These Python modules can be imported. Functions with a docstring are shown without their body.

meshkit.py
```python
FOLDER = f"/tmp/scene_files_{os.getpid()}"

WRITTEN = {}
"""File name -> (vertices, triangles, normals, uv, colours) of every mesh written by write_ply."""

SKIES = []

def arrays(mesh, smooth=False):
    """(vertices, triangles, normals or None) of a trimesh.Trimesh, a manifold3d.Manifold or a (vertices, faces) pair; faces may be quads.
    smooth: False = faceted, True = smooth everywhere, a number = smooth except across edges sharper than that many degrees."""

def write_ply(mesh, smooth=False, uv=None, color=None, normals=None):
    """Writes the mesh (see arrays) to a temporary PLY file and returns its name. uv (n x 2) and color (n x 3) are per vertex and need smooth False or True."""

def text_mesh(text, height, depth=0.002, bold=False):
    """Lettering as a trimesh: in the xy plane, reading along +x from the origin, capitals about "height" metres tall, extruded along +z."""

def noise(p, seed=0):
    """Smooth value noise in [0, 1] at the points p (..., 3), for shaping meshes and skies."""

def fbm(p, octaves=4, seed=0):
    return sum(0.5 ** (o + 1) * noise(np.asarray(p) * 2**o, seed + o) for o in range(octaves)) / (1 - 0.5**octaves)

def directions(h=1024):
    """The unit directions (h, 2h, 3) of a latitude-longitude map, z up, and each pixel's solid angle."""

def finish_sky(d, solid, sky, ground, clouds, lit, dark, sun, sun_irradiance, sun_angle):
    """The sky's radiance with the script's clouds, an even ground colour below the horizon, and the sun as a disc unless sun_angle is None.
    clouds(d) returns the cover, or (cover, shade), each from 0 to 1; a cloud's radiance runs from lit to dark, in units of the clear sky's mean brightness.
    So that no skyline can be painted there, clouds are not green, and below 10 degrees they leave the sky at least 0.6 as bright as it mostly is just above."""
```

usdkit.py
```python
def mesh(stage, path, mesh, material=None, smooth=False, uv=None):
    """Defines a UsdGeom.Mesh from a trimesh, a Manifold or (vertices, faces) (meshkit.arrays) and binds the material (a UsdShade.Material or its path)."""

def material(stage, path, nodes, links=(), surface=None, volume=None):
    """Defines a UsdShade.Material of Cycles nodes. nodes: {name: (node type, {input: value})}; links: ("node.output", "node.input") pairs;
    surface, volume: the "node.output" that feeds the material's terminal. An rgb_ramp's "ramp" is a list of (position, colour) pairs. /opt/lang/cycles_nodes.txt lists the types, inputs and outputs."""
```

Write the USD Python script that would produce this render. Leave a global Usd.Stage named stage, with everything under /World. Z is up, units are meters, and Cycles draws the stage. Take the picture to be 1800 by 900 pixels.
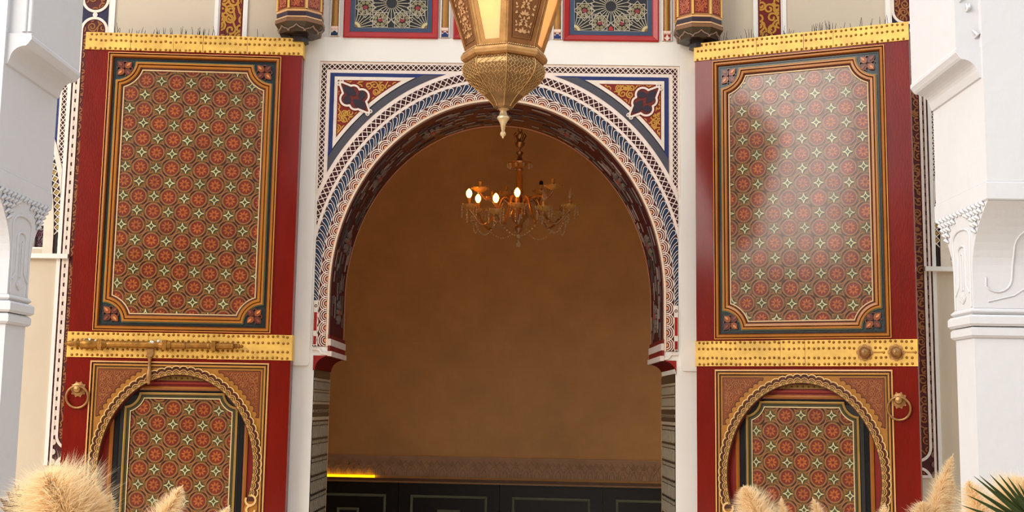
import math, random
import numpy as np
import shapely
from shapely.geometry import Polygon, LineString, Point, box, MultiPolygon
from shapely.ops import unary_union
from shapely import affinity
import trimesh
from pxr import Usd, UsdGeom, UsdLux, UsdShade, Gf, Sdf, Vt
import usdkit, meshkit

rng = np.random.default_rng(7)
stage = Usd.Stage.CreateInMemory()
UsdGeom.SetStageUpAxis(stage, UsdGeom.Tokens.z)
UsdGeom.SetStageMetersPerUnit(stage, 1.0)
UsdGeom.Xform.Define(stage, '/World')
UsdGeom.Scope.Define(stage, '/World/Looks')

# ---------------------------------------------------------------- camera, light, exposure
EYE = np.array([0.085, -6.5, 1.6])
PITCH, ROLL = math.atan(0.1277), 0.0145
_f = np.array([0, math.cos(PITCH), math.sin(PITCH)]); _u0 = np.array([0, -math.sin(PITCH), math.cos(PITCH)]); _r0 = np.array([1.0, 0, 0])
_r = math.cos(ROLL) * _r0 + math.sin(ROLL) * _u0
_u = -math.sin(ROLL) * _r0 + math.cos(ROLL) * _u0
cam = UsdGeom.Camera.Define(stage, '/World/Camera')
cam.AddTransformOp().Set(Gf.Matrix4d(*_r, 0, *_u, 0, *(-_f), 0, *EYE, 1))
cam.CreateHorizontalApertureAttr(36.0); cam.CreateVerticalApertureAttr(18.0)
cam.CreateFocalLengthAttr(42.0)
cam.CreateClippingRangeAttr(Gf.Vec2f(0.05, 1000))
cam.CreateExposureAttr(0.6)

def look_at(prim, pos, target):
    pos, target = np.array(pos, float), np.array(target, float)
    z = pos - target; z /= np.linalg.norm(z)
    x = np.cross([0, 0, 1.0], z); x /= np.linalg.norm(x); y = np.cross(z, x)
    prim.AddTransformOp().Set(Gf.Matrix4d(*x, 0, *y, 0, *z, 0, *pos, 1))

dome = UsdLux.DomeLight.Define(stage, '/World/SkyLight')            # open sky over the courtyard
dome.CreateColorAttr(Gf.Vec3f(0.84, 0.92, 1.0)); dome.CreateIntensityAttr(0.36)
key = UsdLux.RectLight.Define(stage, '/World/CourtyardSkylight')    # large bright opening high on the left behind the camera
key.CreateWidthAttr(9.0); key.CreateHeightAttr(5.4)
key.CreateColorAttr(Gf.Vec3f(1.0, 0.93, 0.84)); key.CreateIntensityAttr(6.2)
look_at(key, (-7.6, -8.55, 6.6), (0.6, 0.0, 1.8))

# ---------------------------------------------------------------- helpers: colour, materials
def S(r, g, b):
    c = np.array([r, g, b], float) / 255
    return np.where(c <= 0.04045, c / 12.92, ((c + 0.055) / 1.055) ** 2.4)

MATS = {}
def mat(name, color=None, rough=0.5, metallic=0.0, coat=0.0, var=0.15, scale=5.0, bump=0.0, bscale=60.0, spec=0.5, stretch=None, **more):
    """Principled surface; colour is a constant or (None) the mesh's own paint colours, broken up by wear noise."""
    n = {'g': ('geometry', {}), 'n': ('noise_texture', {'scale': scale, 'detail': 6.0, 'roughness': 0.6}),
         'r': ('rgb_ramp', {'ramp': [(0.25, (1 - var,) * 3), (0.7, (1, 1, 1))]}),
         'm': ('mix_color', {'blend_type': 'multiply', 'fac': 1.0}),
         'p': ('principled_bsdf', {'roughness': rough, 'metallic': metallic, 'coat_weight': coat, 'coat_roughness': 0.12, 'specular_ior_level': spec, **more})}
    l = [('n.fac', 'r.fac'), ('r.color', 'm.b'), ('m.result', 'p.base_color')]
    if stretch:
        n['map'] = ('mapping', {'scale': stretch}); l += [('g.position', 'map.vector'), ('map.vector', 'n.vector')]
    else:
        l += [('g.position', 'n.vector')]
    if color is None:
        n['a'] = ('attribute', {'attribute': 'col'}); l.append(('a.color', 'm.a'))
    else:
        n['c'] = ('color', {'value': tuple(color)}); l.append(('c.color', 'm.a'))
    if bump:
        n['bn'] = ('noise_texture', {'scale': bscale, 'detail': 4.0}); n['b'] = ('bump', {'strength': bump, 'distance': 0.01})
        l += [(('map.vector' if stretch else 'g.position'), 'bn.vector'), ('bn.fac', 'b.height'), ('b.normal', 'p.normal')]
    MATS[name] = usdkit.material(stage, '/World/Looks/' + name, n, l, surface='p.BSDF')
    return MATS[name]

def emitter(name, color, strength):
    MATS[name] = usdkit.material(stage, '/World/Looks/' + name, {'e': ('emission', {'color': tuple(color), 'strength': strength})}, [], surface='e.emission')

# ---------------------------------------------------------------- helpers: prims
USED = {}
def unique(parent, name):
    k = (parent, name); USED[k] = USED.get(k, 0) + 1
    return f'{parent}/{name}' if USED[k] == 1 else f'{parent}/{name}_{USED[k]-1:03d}'

class B:
    """Collects pieces (vertices, triangles, colour, smooth) and writes them as ONE mesh."""
    def __init__(s): s.p = []
    def add(s, v, f, col, smooth=False):
        v, f = np.asarray(v, float), np.asarray(f, int)
        if f.shape[1] == 4: f = np.vstack([f[:, [0, 1, 2]], f[:, [0, 2, 3]]])
        c = np.broadcast_to(np.asarray(col, float), (len(v), 3))
        s.p.append((v, f, c, smooth)); return s
    def slab(s, poly, h0, h1, col, bottom=False, side=None):
        for g in getattr(poly, 'geoms', [poly]):
            if g.geom_type != 'Polygon' or g.area < 1e-9: continue
            g = shapely.geometry.polygon.orient(g)
            try: v2, f = trimesh.creation.triangulate_polygon(g, engine='earcut')
            except Exception: continue
            v2 = np.asarray(v2); f = np.asarray(f)
            a = v2[f]; ar = (a[:, 1, 0] - a[:, 0, 0]) * (a[:, 2, 1] - a[:, 0, 1]) - (a[:, 1, 1] - a[:, 0, 1]) * (a[:, 2, 0] - a[:, 0, 0])
            f = np.where((ar < 0)[:, None], f[:, ::-1], f)
            s.add(np.c_[v2, np.full(len(v2), h1)], f, col)
            if bottom: s.add(np.c_[v2, np.full(len(v2), h0)], f[:, ::-1], col)
            for ring in (g.exterior, *g.interiors):
                p = np.array(ring.coords)[:-1]; n = len(p); q = np.roll(p, -1, 0); i = np.arange(n)
                v = np.vstack([np.c_[p, np.full(n, h0)], np.c_[q, np.full(n, h0)], np.c_[q, np.full(n, h1)], np.c_[p, np.full(n, h1)]])
                s.add(v, np.c_[i, i + n, i + 2 * n, i + 3 * n], col if side is None else side)
        return s
    def box(s, a0, a1, b0, b1, c0, c1, col): return s.slab(box(a0, b0, a1, b1), c0, c1, col, bottom=True)
    def strips(s, rings, cols, closed=True, smooth=False):
        """Skin between successive rings of equally many points (counter-clockwise seen from the end they grow to)."""
        for (p, q), c in zip(zip(rings[:-1], rings[1:]), cols if isinstance(cols, list) else [cols] * (len(rings) - 1)):
            p, q = np.asarray(p, float), np.asarray(q, float); n = len(p); m = n if closed else n - 1; i = np.arange(m); j = (i + 1) % n
            s.add(np.vstack([p, q]), np.c_[i, j, j + n, i + n], c, smooth)
        return s
    def cap(s, ring, col, flip=False):
        r = np.asarray(ring, float); n = len(r); f = np.array([[0, i, i + 1] for i in range(1, n - 1)])
        return s.add(r, f[:, ::-1] if flip else f, col)
    def tm(s, m, col, smooth=True): return s.add(m.vertices, m.faces, col, smooth)
    def tube(s, pts, r, col, k=8, closed=False, caps=True):
        p = np.asarray(pts, float); n = len(p)
        t = (np.roll(p, -1, 0) - np.roll(p, 1, 0)) if closed else np.gradient(p, axis=0)
        t /= np.linalg.norm(t, axis=1, keepdims=True) + 1e-12
        a = np.cross(t[0], [0, 0, 1.0] if abs(t[0][2]) < 0.9 else [1.0, 0, 0]); N = []
        for k_ in range(n):
            a = a - t[k_] * (a @ t[k_]); a /= np.linalg.norm(a) + 1e-12; N.append(a)
        N = np.array(N); Bn = np.cross(t, N); th = np.arange(k) * 2 * np.pi / k
        r = np.broadcast_to(r, (n,))
        v = (p[:, None] + r[:, None, None] * (np.cos(th)[None, :, None] * N[:, None] + np.sin(th)[None, :, None] * Bn[:, None])).reshape(-1, 3)
        i, j = np.meshgrid(np.arange(n if closed else n - 1), np.arange(k), indexing='ij'); i2 = (i + 1) % n; j2 = (j + 1) % k
        f = np.stack([i * k + j, i * k + j2, i2 * k + j2, i2 * k + j], -1).reshape(-1, 4)
        s.add(v, f, col, True)
        if caps and not closed:
            s.cap(v[:k], col, flip=True); s.cap(v[-k:], col)
        return s
    def lathe(s, prof, col, k=20, at=(0, 0, 0), M=None, phase=0.0, sharp=40, flat=False):
        """Turns (radius, height) pairs about the vertical through AT (M: 3x3 turning of the axis)."""
        prof = np.asarray(prof, float); th = phase + np.arange(k) * 2 * np.pi / k
        ring = lambda r, h: np.c_[r * np.cos(th), r * np.sin(th), np.full(k, h)]
        segs = [[0]]; d = np.diff(prof, axis=0); ang = np.degrees(np.arctan2(d[:, 1], d[:, 0]))
        for i in range(1, len(prof)):
            segs[-1].append(i)
            if i < len(prof) - 1 and abs((ang[i] - ang[i - 1] + 180) % 360 - 180) > sharp: segs.append([i])
        for sg in segs:
            v = np.vstack([ring(*prof[i]) for i in sg]); n = len(sg)
            i, j = np.meshgrid(np.arange(n - 1), np.arange(k), indexing='ij'); j2 = (j + 1) % k
            f = np.stack([i * k + j, i * k + j2, (i + 1) * k + j2, (i + 1) * k + j], -1).reshape(-1, 4)
            if M is not None: v = v @ np.asarray(M).T
            c = col
            if isinstance(col, list): c = col[min(sg[0], len(col) - 1)]
            s.add(v + np.asarray(at), f, c, not flat)
        return s
    def mesh(s, mp=None, base=(0, 0, 0)):
        P, N, F, C, n0 = [], [], [], [], 0
        for v, f, c, smooth in s.p:
            if mp is not None:
                sign = mp(np.array([[0, 0, 0.], [1e-3, 0, 0], [0, 1e-3, 0], [0, 0, 1e-3]]) + v[:1])
                flip = np.linalg.det(sign[1:] - sign[0]) < 0
                v = mp(v)
                if flip: f = f[:, ::-1]
            fn = np.cross(v[f[:, 1]] - v[f[:, 0]], v[f[:, 2]] - v[f[:, 0]])
            if smooth:
                n = np.zeros_like(v)
                for k in range(3): np.add.at(n, f[:, k], fn)
            else:
                c = np.asarray(c)[f.ravel()]; v = v[f.ravel()]; n = np.repeat(fn, 3, 0); f = np.arange(len(v)).reshape(-1, 3)
            n = n / (np.linalg.norm(n, axis=1, keepdims=True) + 1e-20)
            P.append(v - np.asarray(base)); N.append(n); F.append(f + n0); C.append(c); n0 += len(v)
        return np.vstack(P), np.vstack(N), np.vstack(F), np.vstack(C)

def emit(path, b, material, mp=None, base=(0, 0, 0)):
    P, N, F, C = b.mesh(mp, base)
    m = UsdGeom.Mesh.Define(stage, path)
    m.CreatePointsAttr(Vt.Vec3fArray.FromNumpy(P.astype(np.float32)))
    m.CreateFaceVertexCountsAttr(Vt.IntArray.FromNumpy(np.full(len(F), 3, np.int32)))
    m.CreateFaceVertexIndicesAttr(Vt.IntArray.FromNumpy(F.astype(np.int32).ravel()))
    m.CreateSubdivisionSchemeAttr('none')
    m.CreateNormalsAttr(Vt.Vec3fArray.FromNumpy(N.astype(np.float32))); m.SetNormalsInterpolation('vertex')
    UsdGeom.PrimvarsAPI(m).CreatePrimvar('col', Sdf.ValueTypeNames.Color3fArray, 'vertex').Set(Vt.Vec3fArray.FromNumpy(C.astype(np.float32)))
    UsdShade.MaterialBindingAPI.Apply(m.GetPrim()).Bind(MATS[material])
    return m

def tag(prim, label=None, cat=None, group=None, kind=None):
    for k, v in (('label', label), ('category', cat), ('group', group), ('kind', kind)):
        if v: prim.SetCustomDataByKey(k, v)

class Thing:
    def __init__(s, name, label=None, cat=None, base=(0, 0, 0), group=None, kind=None, mp=None):
        s.path = unique('/World', name); s.base = np.asarray(base, float); s.mp = mp
        x = UsdGeom.Xform.Define(stage, s.path); x.AddTranslateOp().Set(Gf.Vec3d(*map(float, base)))
        s.prim = x.GetPrim(); tag(s.prim, label, cat, group, kind)
    def part(s, name, b, material, parent=None, label=None, kind=None, mp=0):
        if not b.p: return None
        path = unique(parent or s.path, name)
        m = emit(path, b, material, s.mp if isinstance(mp, int) else mp, s.base)
        tag(m.GetPrim(), label, None, None, kind)
        return path

def solo(name, b, material, label, cat=None, kind=None, group=None, mp=None, base=(0, 0, 0)):
    path = unique('/World', name); m = emit(path, b, material, mp, base)
    m.AddTranslateOp().Set(Gf.Vec3d(*map(float, base))); tag(m.GetPrim(), label, cat, group, kind); return path

# ---------------------------------------------------------------- helpers: 2D shapes
def ribbon(pts, w, cap=2, res=2): return LineString(pts).buffer(w / 2, cap_style=cap, join_style=1, quad_segs=res)
def ell(x, y, rx, ry, ang=0, n=16):
    t = np.arange(n) * 2 * np.pi / n; p = np.c_[rx * np.cos(t), ry * np.sin(t)]; c, s_ = math.cos(ang), math.sin(ang)
    return Polygon(p @ np.array([[c, s_], [-s_, c]]) + [x, y])
def arc(x, y, r, a0, a1, n=10, ry=None):
    t = np.radians(np.linspace(a0, a1, n)); return np.c_[x + r * np.cos(t), y + (ry or r) * np.sin(t)]
def leaf(x, y, L, w, ang, n=7):
    t = np.linspace(0, 1, n); h = w / 2 * np.sin(np.pi * t) ** 0.8 * (1.25 - 0.5 * t)
    p = np.r_[np.c_[t * L, h], np.c_[t * L, -h][::-1][1:-1]]; c, s_ = math.cos(ang), math.sin(ang)
    return Polygon(p @ np.array([[c, s_], [-s_, c]]) + [x, y])
def moved(poly, fn): return shapely.transform(poly, fn)
def scrolls(region, seed, step=0.03, w=0.005):
    """Arabesque of curling tendrils and small leaves that fills a region."""
    r = np.random.default_rng(seed); x0, y0, x1, y1 = region.bounds; out = []
    for yy in np.arange(y0, y1 + step, step):
        for xx in np.arange(x0, x1 + step, step):
            x, y = xx + r.uniform(-.25, .25) * step, yy + r.uniform(-.25, .25) * step
            if not region.buffer(step * .4).contains(Point(x, y)): continue
            a0, sg, turns = r.uniform(0, 6.28), r.choice([-1, 1]), r.uniform(1.1, 1.7)
            t = np.linspace(0, 1, 16); rad = step * (0.12 + 0.42 * t); th = a0 + sg * turns * 6.28 * t
            p = np.c_[x + rad * np.cos(th), y + rad * np.sin(th)]
            d = p[-1] - p[-2]; d /= np.linalg.norm(d) + 1e-9; e = p[-1] + d * step * .5
            out.append(ribbon(np.vstack([p, e]), w, res=1))
            out.append(leaf(e[0], e[1], step * .35, w * 2, math.atan2(d[1], d[0]) + r.uniform(-.5, .5), 5))
    return unary_union(out).intersection(region).simplify(w * .08) if out else Polygon()

# ---------------------------------------------------------------- materials
mat('plaster', S(240, 234, 224), rough=0.75, var=0.07, scale=2.2, bump=0.12, bscale=16, spec=0.25)
mat('court_plaster', S(214, 198, 180), rough=0.8, var=0.1, scale=2.0, spec=0.2)
mat('court_dark', S(112, 84, 62), rough=0.8, var=0.1, scale=2.0, spec=0.2)
mat('cream_plaster', S(206, 190, 166), rough=0.75, var=0.07, scale=2.2, bump=0.12, bscale=16, spec=0.25)
mat('limewash', S(202, 201, 203), rough=0.8, var=0.06, scale=3.0, bump=0.2, bscale=22, spec=0.2)
mat('stucco_paint', None, rough=0.6, var=0.16, scale=20, bump=0.1, bscale=90, spec=0.3)
mat('wood_paint', None, rough=0.36, spec=0.3, coat=0.2, var=0.22, scale=9, bump=0.10, bscale=70)
mat('red_lacquer', S(122, 16, 0), rough=0.36, coat=0.34, spec=0.1, var=0.3, scale=4, bump=0.12, bscale=45, stretch=(3, 3, 0.8))
mat('zouak', None, rough=0.34, spec=0.35, coat=0.55, var=0.3, scale=10, bump=0.35, bscale=7)
mat('brass_sheet', S(250, 198, 92), rough=0.46, metallic=0.12, var=0.42, scale=9, bump=0.1, bscale=40)
mat('brass', S(180, 132, 80), rough=0.36, metallic=0.7, var=0.45, scale=22, bump=0.1, bscale=60)
mat('brass_old', S(176, 122, 54), rough=0.4, metallic=0.8, var=0.55, scale=30, bump=0.15, bscale=80)
mat('lantern_metal', None, rough=0.34, metallic=0.7, var=0.4, scale=26, bump=0.12, bscale=120)
mat('tadelakt', S(236, 182, 112), rough=0.5, var=0.22, scale=3.4, bump=0.12, bscale=7, spec=0.35)
mat('frieze_plaster', S(214, 172, 130), rough=0.6, var=0.2, scale=9, bump=0.1, bscale=60)
mat('wainscot', None, rough=0.4, var=0.2, scale=10)
mat('zellige', None, rough=0.3, var=0.2, scale=30, spec=0.5)
mat('floor_tile', S(222, 206, 186), rough=0.45, var=0.15, scale=4)
mat('amber_crystal', None, rough=0.08, coat=1.0, var=0.1, scale=30, spec=0.8, transmission_weight=0.35)
mat('crystal', S(240, 220, 180), rough=0.05, var=0.02, spec=0.8, transmission_weight=0.8)
mat('dark_iron', S(42, 34, 30), rough=0.5, metallic=0.4, var=0.3, scale=40)
mat('clay', S(150, 96, 66), rough=0.8, var=0.2, scale=12)
emitter('bulb_glow', S(255, 160, 54), 17.0)
emitter('lantern_glow', S(255, 214, 60), 40.0)
emitter('led_glow', S(255, 190, 10), 1.6)
def leafy(name, color, trans, tcol, fac=0.4, rough=0.6):
    MATS[name] = usdkit.material(stage, '/World/Looks/' + name, {
        'g': ('geometry', {}), 'n': ('noise_texture', {'scale': 18.0}), 'r': ('rgb_ramp', {'ramp': [(0.3, tuple(np.array(color) * .75)), (0.7, tuple(color))]}),
        'p': ('principled_bsdf', {'roughness': rough, 'specular_ior_level': 0.3}), 't': ('translucent_bsdf', {'color': tuple(tcol)}), 'm': ('mix_closure', {'fac': fac})},
        [('g.position', 'n.vector'), ('n.fac', 'r.fac'), ('r.color', 'p.base_color'), ('p.BSDF', 'm.closure1'), ('t.BSDF', 'm.closure2')], surface='m.closure')
leafy('pampas', S(255, 240, 208), True, S(255, 232, 190), 0.55, 0.8)
leafy('palm', S(52, 66, 22), True, S(90, 110, 25), 0.2, 0.45)
leafy('dry_flower', S(120, 84, 62), True, S(120, 80, 50), 0.15, 0.8)
MATS['frosted_glass'] = usdkit.material(stage, '/World/Looks/frosted_glass', {
    'd': ('translucent_bsdf', {'color': tuple(S(255, 226, 150))}), 'f': ('diffuse_bsdf', {'color': tuple(S(248, 224, 190))}), 'g': ('glossy_bsdf', {'roughness': 0.25, 'color': (1, 1, 1)}),
    'm': ('mix_closure', {'fac': 0.45}), 'k': ('mix_closure', {'fac': 0.06})},
    [('d.BSDF', 'm.closure1'), ('f.BSDF', 'm.closure2'), ('m.closure', 'k.closure1'), ('g.BSDF', 'k.closure2')], surface='k.closure')
MATS['window_glass'] = usdkit.material(stage, '/World/Looks/window_glass', {
    'a': ('attribute', {'attribute': 'col'}), 'p': ('principled_bsdf', {'roughness': 0.15, 'specular_ior_level': 0.6})}, [('a.color', 'p.base_color')], surface='p.BSDF')

WHITE = S(236, 220, 204); PINKW = S(242, 222, 208); MAROON = S(62, 20, 22); NAVY = S(40, 52, 106); NAVY2 = S(34, 50, 76); GREYBLUE = S(78, 76, 84); RED = S(150, 24, 18)
BRICK = S(128, 34, 22); GOLD = S(196, 142, 58); OCHRE = S(178, 108, 30); OCHRE_L = S(222, 152, 74); DARKRED = S(70, 18, 12); TEAL = S(38, 52, 54)
XC, AA, AB, AZ, AZ0 = 0.005, 0.912, 1.07, 2.229, 1.92     # the big arch: centre, half width, rise, springing, foot
JX = 0.98                                                 # half width between the jambs

# ================================================================ SETTING: front wall with the great arch
def MF(v): return np.c_[v[:, 0], -v[:, 2], v[:, 1]]                     # (x, z, proud of the wall) -> world
def MFS(y0): return lambda v: np.c_[v[:, 0], y0 - v[:, 2], v[:, 1]]
def arch_path(z0=AZ0, n=240):
    t = np.linspace(math.pi, 0, n); e = np.c_[XC + AA * np.cos(t), AZ + AB * np.sin(t)]
    p = np.vstack([[[XC - AA, z0]], e, [[XC + AA, z0]]])
    q = [p[0]]
    for a, b in zip(p[:-1], p[1:]):
        m = max(1, int(np.linalg.norm(b - a) / 0.012))
        q += [a + (b - a) * i / m for i in range(1, m + 1)]
    return np.array(q)
AP = arch_path(); _d = np.gradient(AP, axis=0); _d /= np.linalg.norm(_d, axis=1, keepdims=True); AN = np.c_[-_d[:, 1], _d[:, 0]]   # outward
ASL = np.r_[0, np.cumsum(np.linalg.norm(np.diff(AP, axis=0), axis=1))]; AL = ASL[-1]
def on_arch(so):                                                       # (along the arch, outward) -> (x, z)
    so = np.asarray(so, float); g = lambda A, k: np.interp(so[:, 0], ASL, A[:, k])
    n = np.c_[g(AN, 0), g(AN, 1)]; n /= np.linalg.norm(n, axis=1, keepdims=True)
    return np.c_[g(AP, 0), g(AP, 1)] + n * so[:, 1:2]
def arch_solid(off):                                                   # everything under the arch line moved outward by OFF
    p = on_arch(np.c_[ASL, np.full(len(ASL), off)]); return Polygon(np.vstack([p, [[XC + AA + off, 0]], [[XC - AA - off, 0]]])).buffer(0)
def arch_band(o0, o1): return arch_solid(o1).difference(arch_solid(o0)).intersection(box(-3, AZ0, 3, 5))
CLIP = box(-0.992, AZ0, 0.996, 3.507)

wf = Thing('wall_front', 'cream plastered front wall pierced by the great painted arch', 'wall', kind='structure', mp=MF)
cav = np.array([[AA, 1.87]] + [[JX - (JX - AA) * math.cos(t), 1.80 + 0.07 * math.sin(t) * 0 + 0.07 * (1 - math.sin(t))] for t in np.linspace(0.05, math.pi / 2, 8)][::1])
opening = arch_solid(0).intersection(box(-2, 1.86, 2, 4)).union(box(-JX, -0.1, JX, 1.80))
for s_ in (-1, 1):
    pts = [[XC + s_ * 0.3, 1.87], [XC + s_ * AA, 1.87]] + [[s_ * (AA + (JX - AA) * math.sin(t)) + XC * (1 - t / 1.6), 1.872 - 0.075 * (1 - math.cos(t))] for t in np.linspace(0, math.pi / 2, 8)] + [[s_ * JX, 1.79], [XC + s_ * 0.3, 1.79]]
    opening = opening.union(Polygon(pts).buffer(0.0005))
opening = opening.union(box(-.5, 1.7, .5, 1.95))
body = box(-1.10, -0.05, 1.11, 5.2).difference(opening.buffer(0.0))
wf.part('plaster_body', B().slab(body, -0.58, 0, WHITE, bottom=True), 'plaster')
# proud plaster coat round the arch panel, its lower ends rounded off
coat = box(-1.098, 1.815, 1.108, 3.652).difference(box(-1.004, 0, 1.008, 3.513))
coat = coat.buffer(-0.02).buffer(0.02).union(box(-1.098, 3.0, 1.108, 3.652).difference(box(-1.004, 0, 1.008, 3.513)))
wf.part('plaster_coat', B().slab(coat, 0, 0.012, WHITE), 'plaster', label='proud plaster coat that ends in a rounded lip')

# lattice border of the rectangular panel
A195 = arch_solid(0.195)
def lattice_strip(b, x0, z0, x1, z1, n, axis, clip):
    """Crossing white bars on a dark strip."""
    w = 0.0044; out = []
    if axis == 'z':
        h = (z1 - z0) / n
        for i in range(n): out += [ribbon([(x0, z0 + i * h), (x1, z0 + (i + 1) * h)], w), ribbon([(x1, z0 + i * h), (x0, z0 + (i + 1) * h)], w)]
    else:
        h = (x1 - x0) / n
        for i in range(n): out += [ribbon([(x0 + i * h, z0), (x0 + (i + 1) * h, z1)], w), ribbon([(x0 + i * h, z1), (x0 + (i + 1) * h, z0)], w)]
    g = unary_union(out).intersection(clip); b.slab(g, 0.002, 0.007, WHITE); return b
full = box(-1.003, AZ0, 1.007, 3.512).difference(A195)
frame_w = full.difference(box(-0.920, 0, 0.922, 3.423))
wf.part('panel_border', B().slab(frame_w, 0, 0.003, PINKW), 'stucco_paint', label='cream band that carries the lattice')
lat = B(); strips_ = [(-0.993, 1.95, -0.965, 3.498, 52, 'z'), (0.969, 1.95, 0.994, 3.498, 52, 'z'), (-0.965, 3.467, 0.969, 3.498, 66, 'x')]
dark = unary_union([box(s[0], s[1], s[2], s[3]) for s in strips_]).difference(A195).intersection(full)
lat.slab(dark, 0.001, 0.0035, MAROON)
for s in strips_: lattice_strip(lat, *s, dark)
wf.part('lattice_border', lat, 'stucco_paint', label='maroon strip under crossing white bars')
# spandrels: navy border, white line, red field with arabesque and cartouche
A = lambda o: arch_solid(o)
navy = box(-0.944, 2.3, 0.946, 3.447).difference(A(0.195))
wf.part('navy_border', B().slab(navy, 0.003, 0.0055, NAVY), 'stucco_paint', label='dark blue line round the spandrels')
wf.part('arch_line', B().slab(A(0.236).difference(A(0.195)).intersection(box(-0.944, 2.55, 0.946, 3.44)), 0.0055, 0.0075, GREYBLUE).slab(A(0.2415).difference(A(0.236)).intersection(box(-0.92, 2.6, 0.92, 3.42)), 0.0055, 0.008, S(30, 28, 34)), 'stucco_paint', label='grey blue band hugging the arch')
for s_ in (-1, 1):
    half = box(-0.919, 2.6, 0, 3.425) if s_ < 0 else box(0, 2.6, 0.921, 3.425)
    wtri = half.difference(A(0.2415)); wtri = max(getattr(wtri, 'geoms', [wtri]), key=lambda g: g.area)
    rtri = (box(-0.901, 2.6, 0, 3.405) if s_ < 0 else box(0, 2.6, 0.903, 3.405)).difference(A(0.262)); rtri = max(getattr(rtri, 'geoms', [rtri]), key=lambda g: g.area)
    P = wf.part('spandrel', B().slab(wtri, 0.005, 0.009, WHITE).slab(rtri, 0.009, 0.0096, BRICK), 'stucco_paint', label='red spandrel inside a white line')
    c0 = np.array([s_ * 0.807 + .003, 3.305]); d = np.array([-s_ * 0.70, -0.72]); d /= np.linalg.norm(d); pn = np.array([-d[1], d[0]])
    pt = lambda a, b_: tuple(c0 + d * a + pn * b_)
    lobe = lambda a, b_, r: Point(*pt(a, b_)).buffer(r, 10)
    core = unary_union([lobe(.022, .034, .034), lobe(-.022, -.034, .034), lobe(-.030, .020, .028), lobe(.030, -.020, .028), Polygon([pt(-.108, 0), pt(-.05, .026), pt(.05, .026), pt(.108, 0), pt(.05, -.026), pt(-.05, -.026)]).buffer(.004)]).buffer(.008).buffer(-.008)
    ring = core.buffer(.011).difference(core)
    tips = [arc(*pt(e * .118, o * .010), .009, 0, 360, 12) for e in (-1, 1) for o in (-1, 1)]
    ring = unary_union([ring] + [ribbon(t, .006) for t in tips])
    wf.part('arabesque', B().slab(scrolls(rtri.buffer(-.006).difference(core.buffer(.02)), 11 + s_, 0.040, 0.0072), 0.0096, 0.0122, GOLD), 'stucco_paint', parent=P, label='gold scrolls on the red field')
    bl = [leaf(*pt(-.09, 0), .09, .05, math.atan2(d[1], d[0]) + .15), leaf(*pt(.09, 0), .09, .05, math.atan2(-d[1], -d[0]) + .15), leaf(*pt(0, .06), .06, .04, math.atan2(-pn[1], -pn[0]) + .7), leaf(*pt(0, -.06), .06, .04, math.atan2(pn[1], pn[0]) + .7)]
    wf.part('cartouche', B().slab(core, 0.0096, 0.011, S(112, 40, 34)).slab(unary_union(bl).intersection(core.buffer(-.005)), 0.011, 0.013, S(52, 42, 52)).slab(ring, 0.0096, 0.016, WHITE), 'stucco_paint', parent=P, label='white lobed cartouche on the spandrel')

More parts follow.
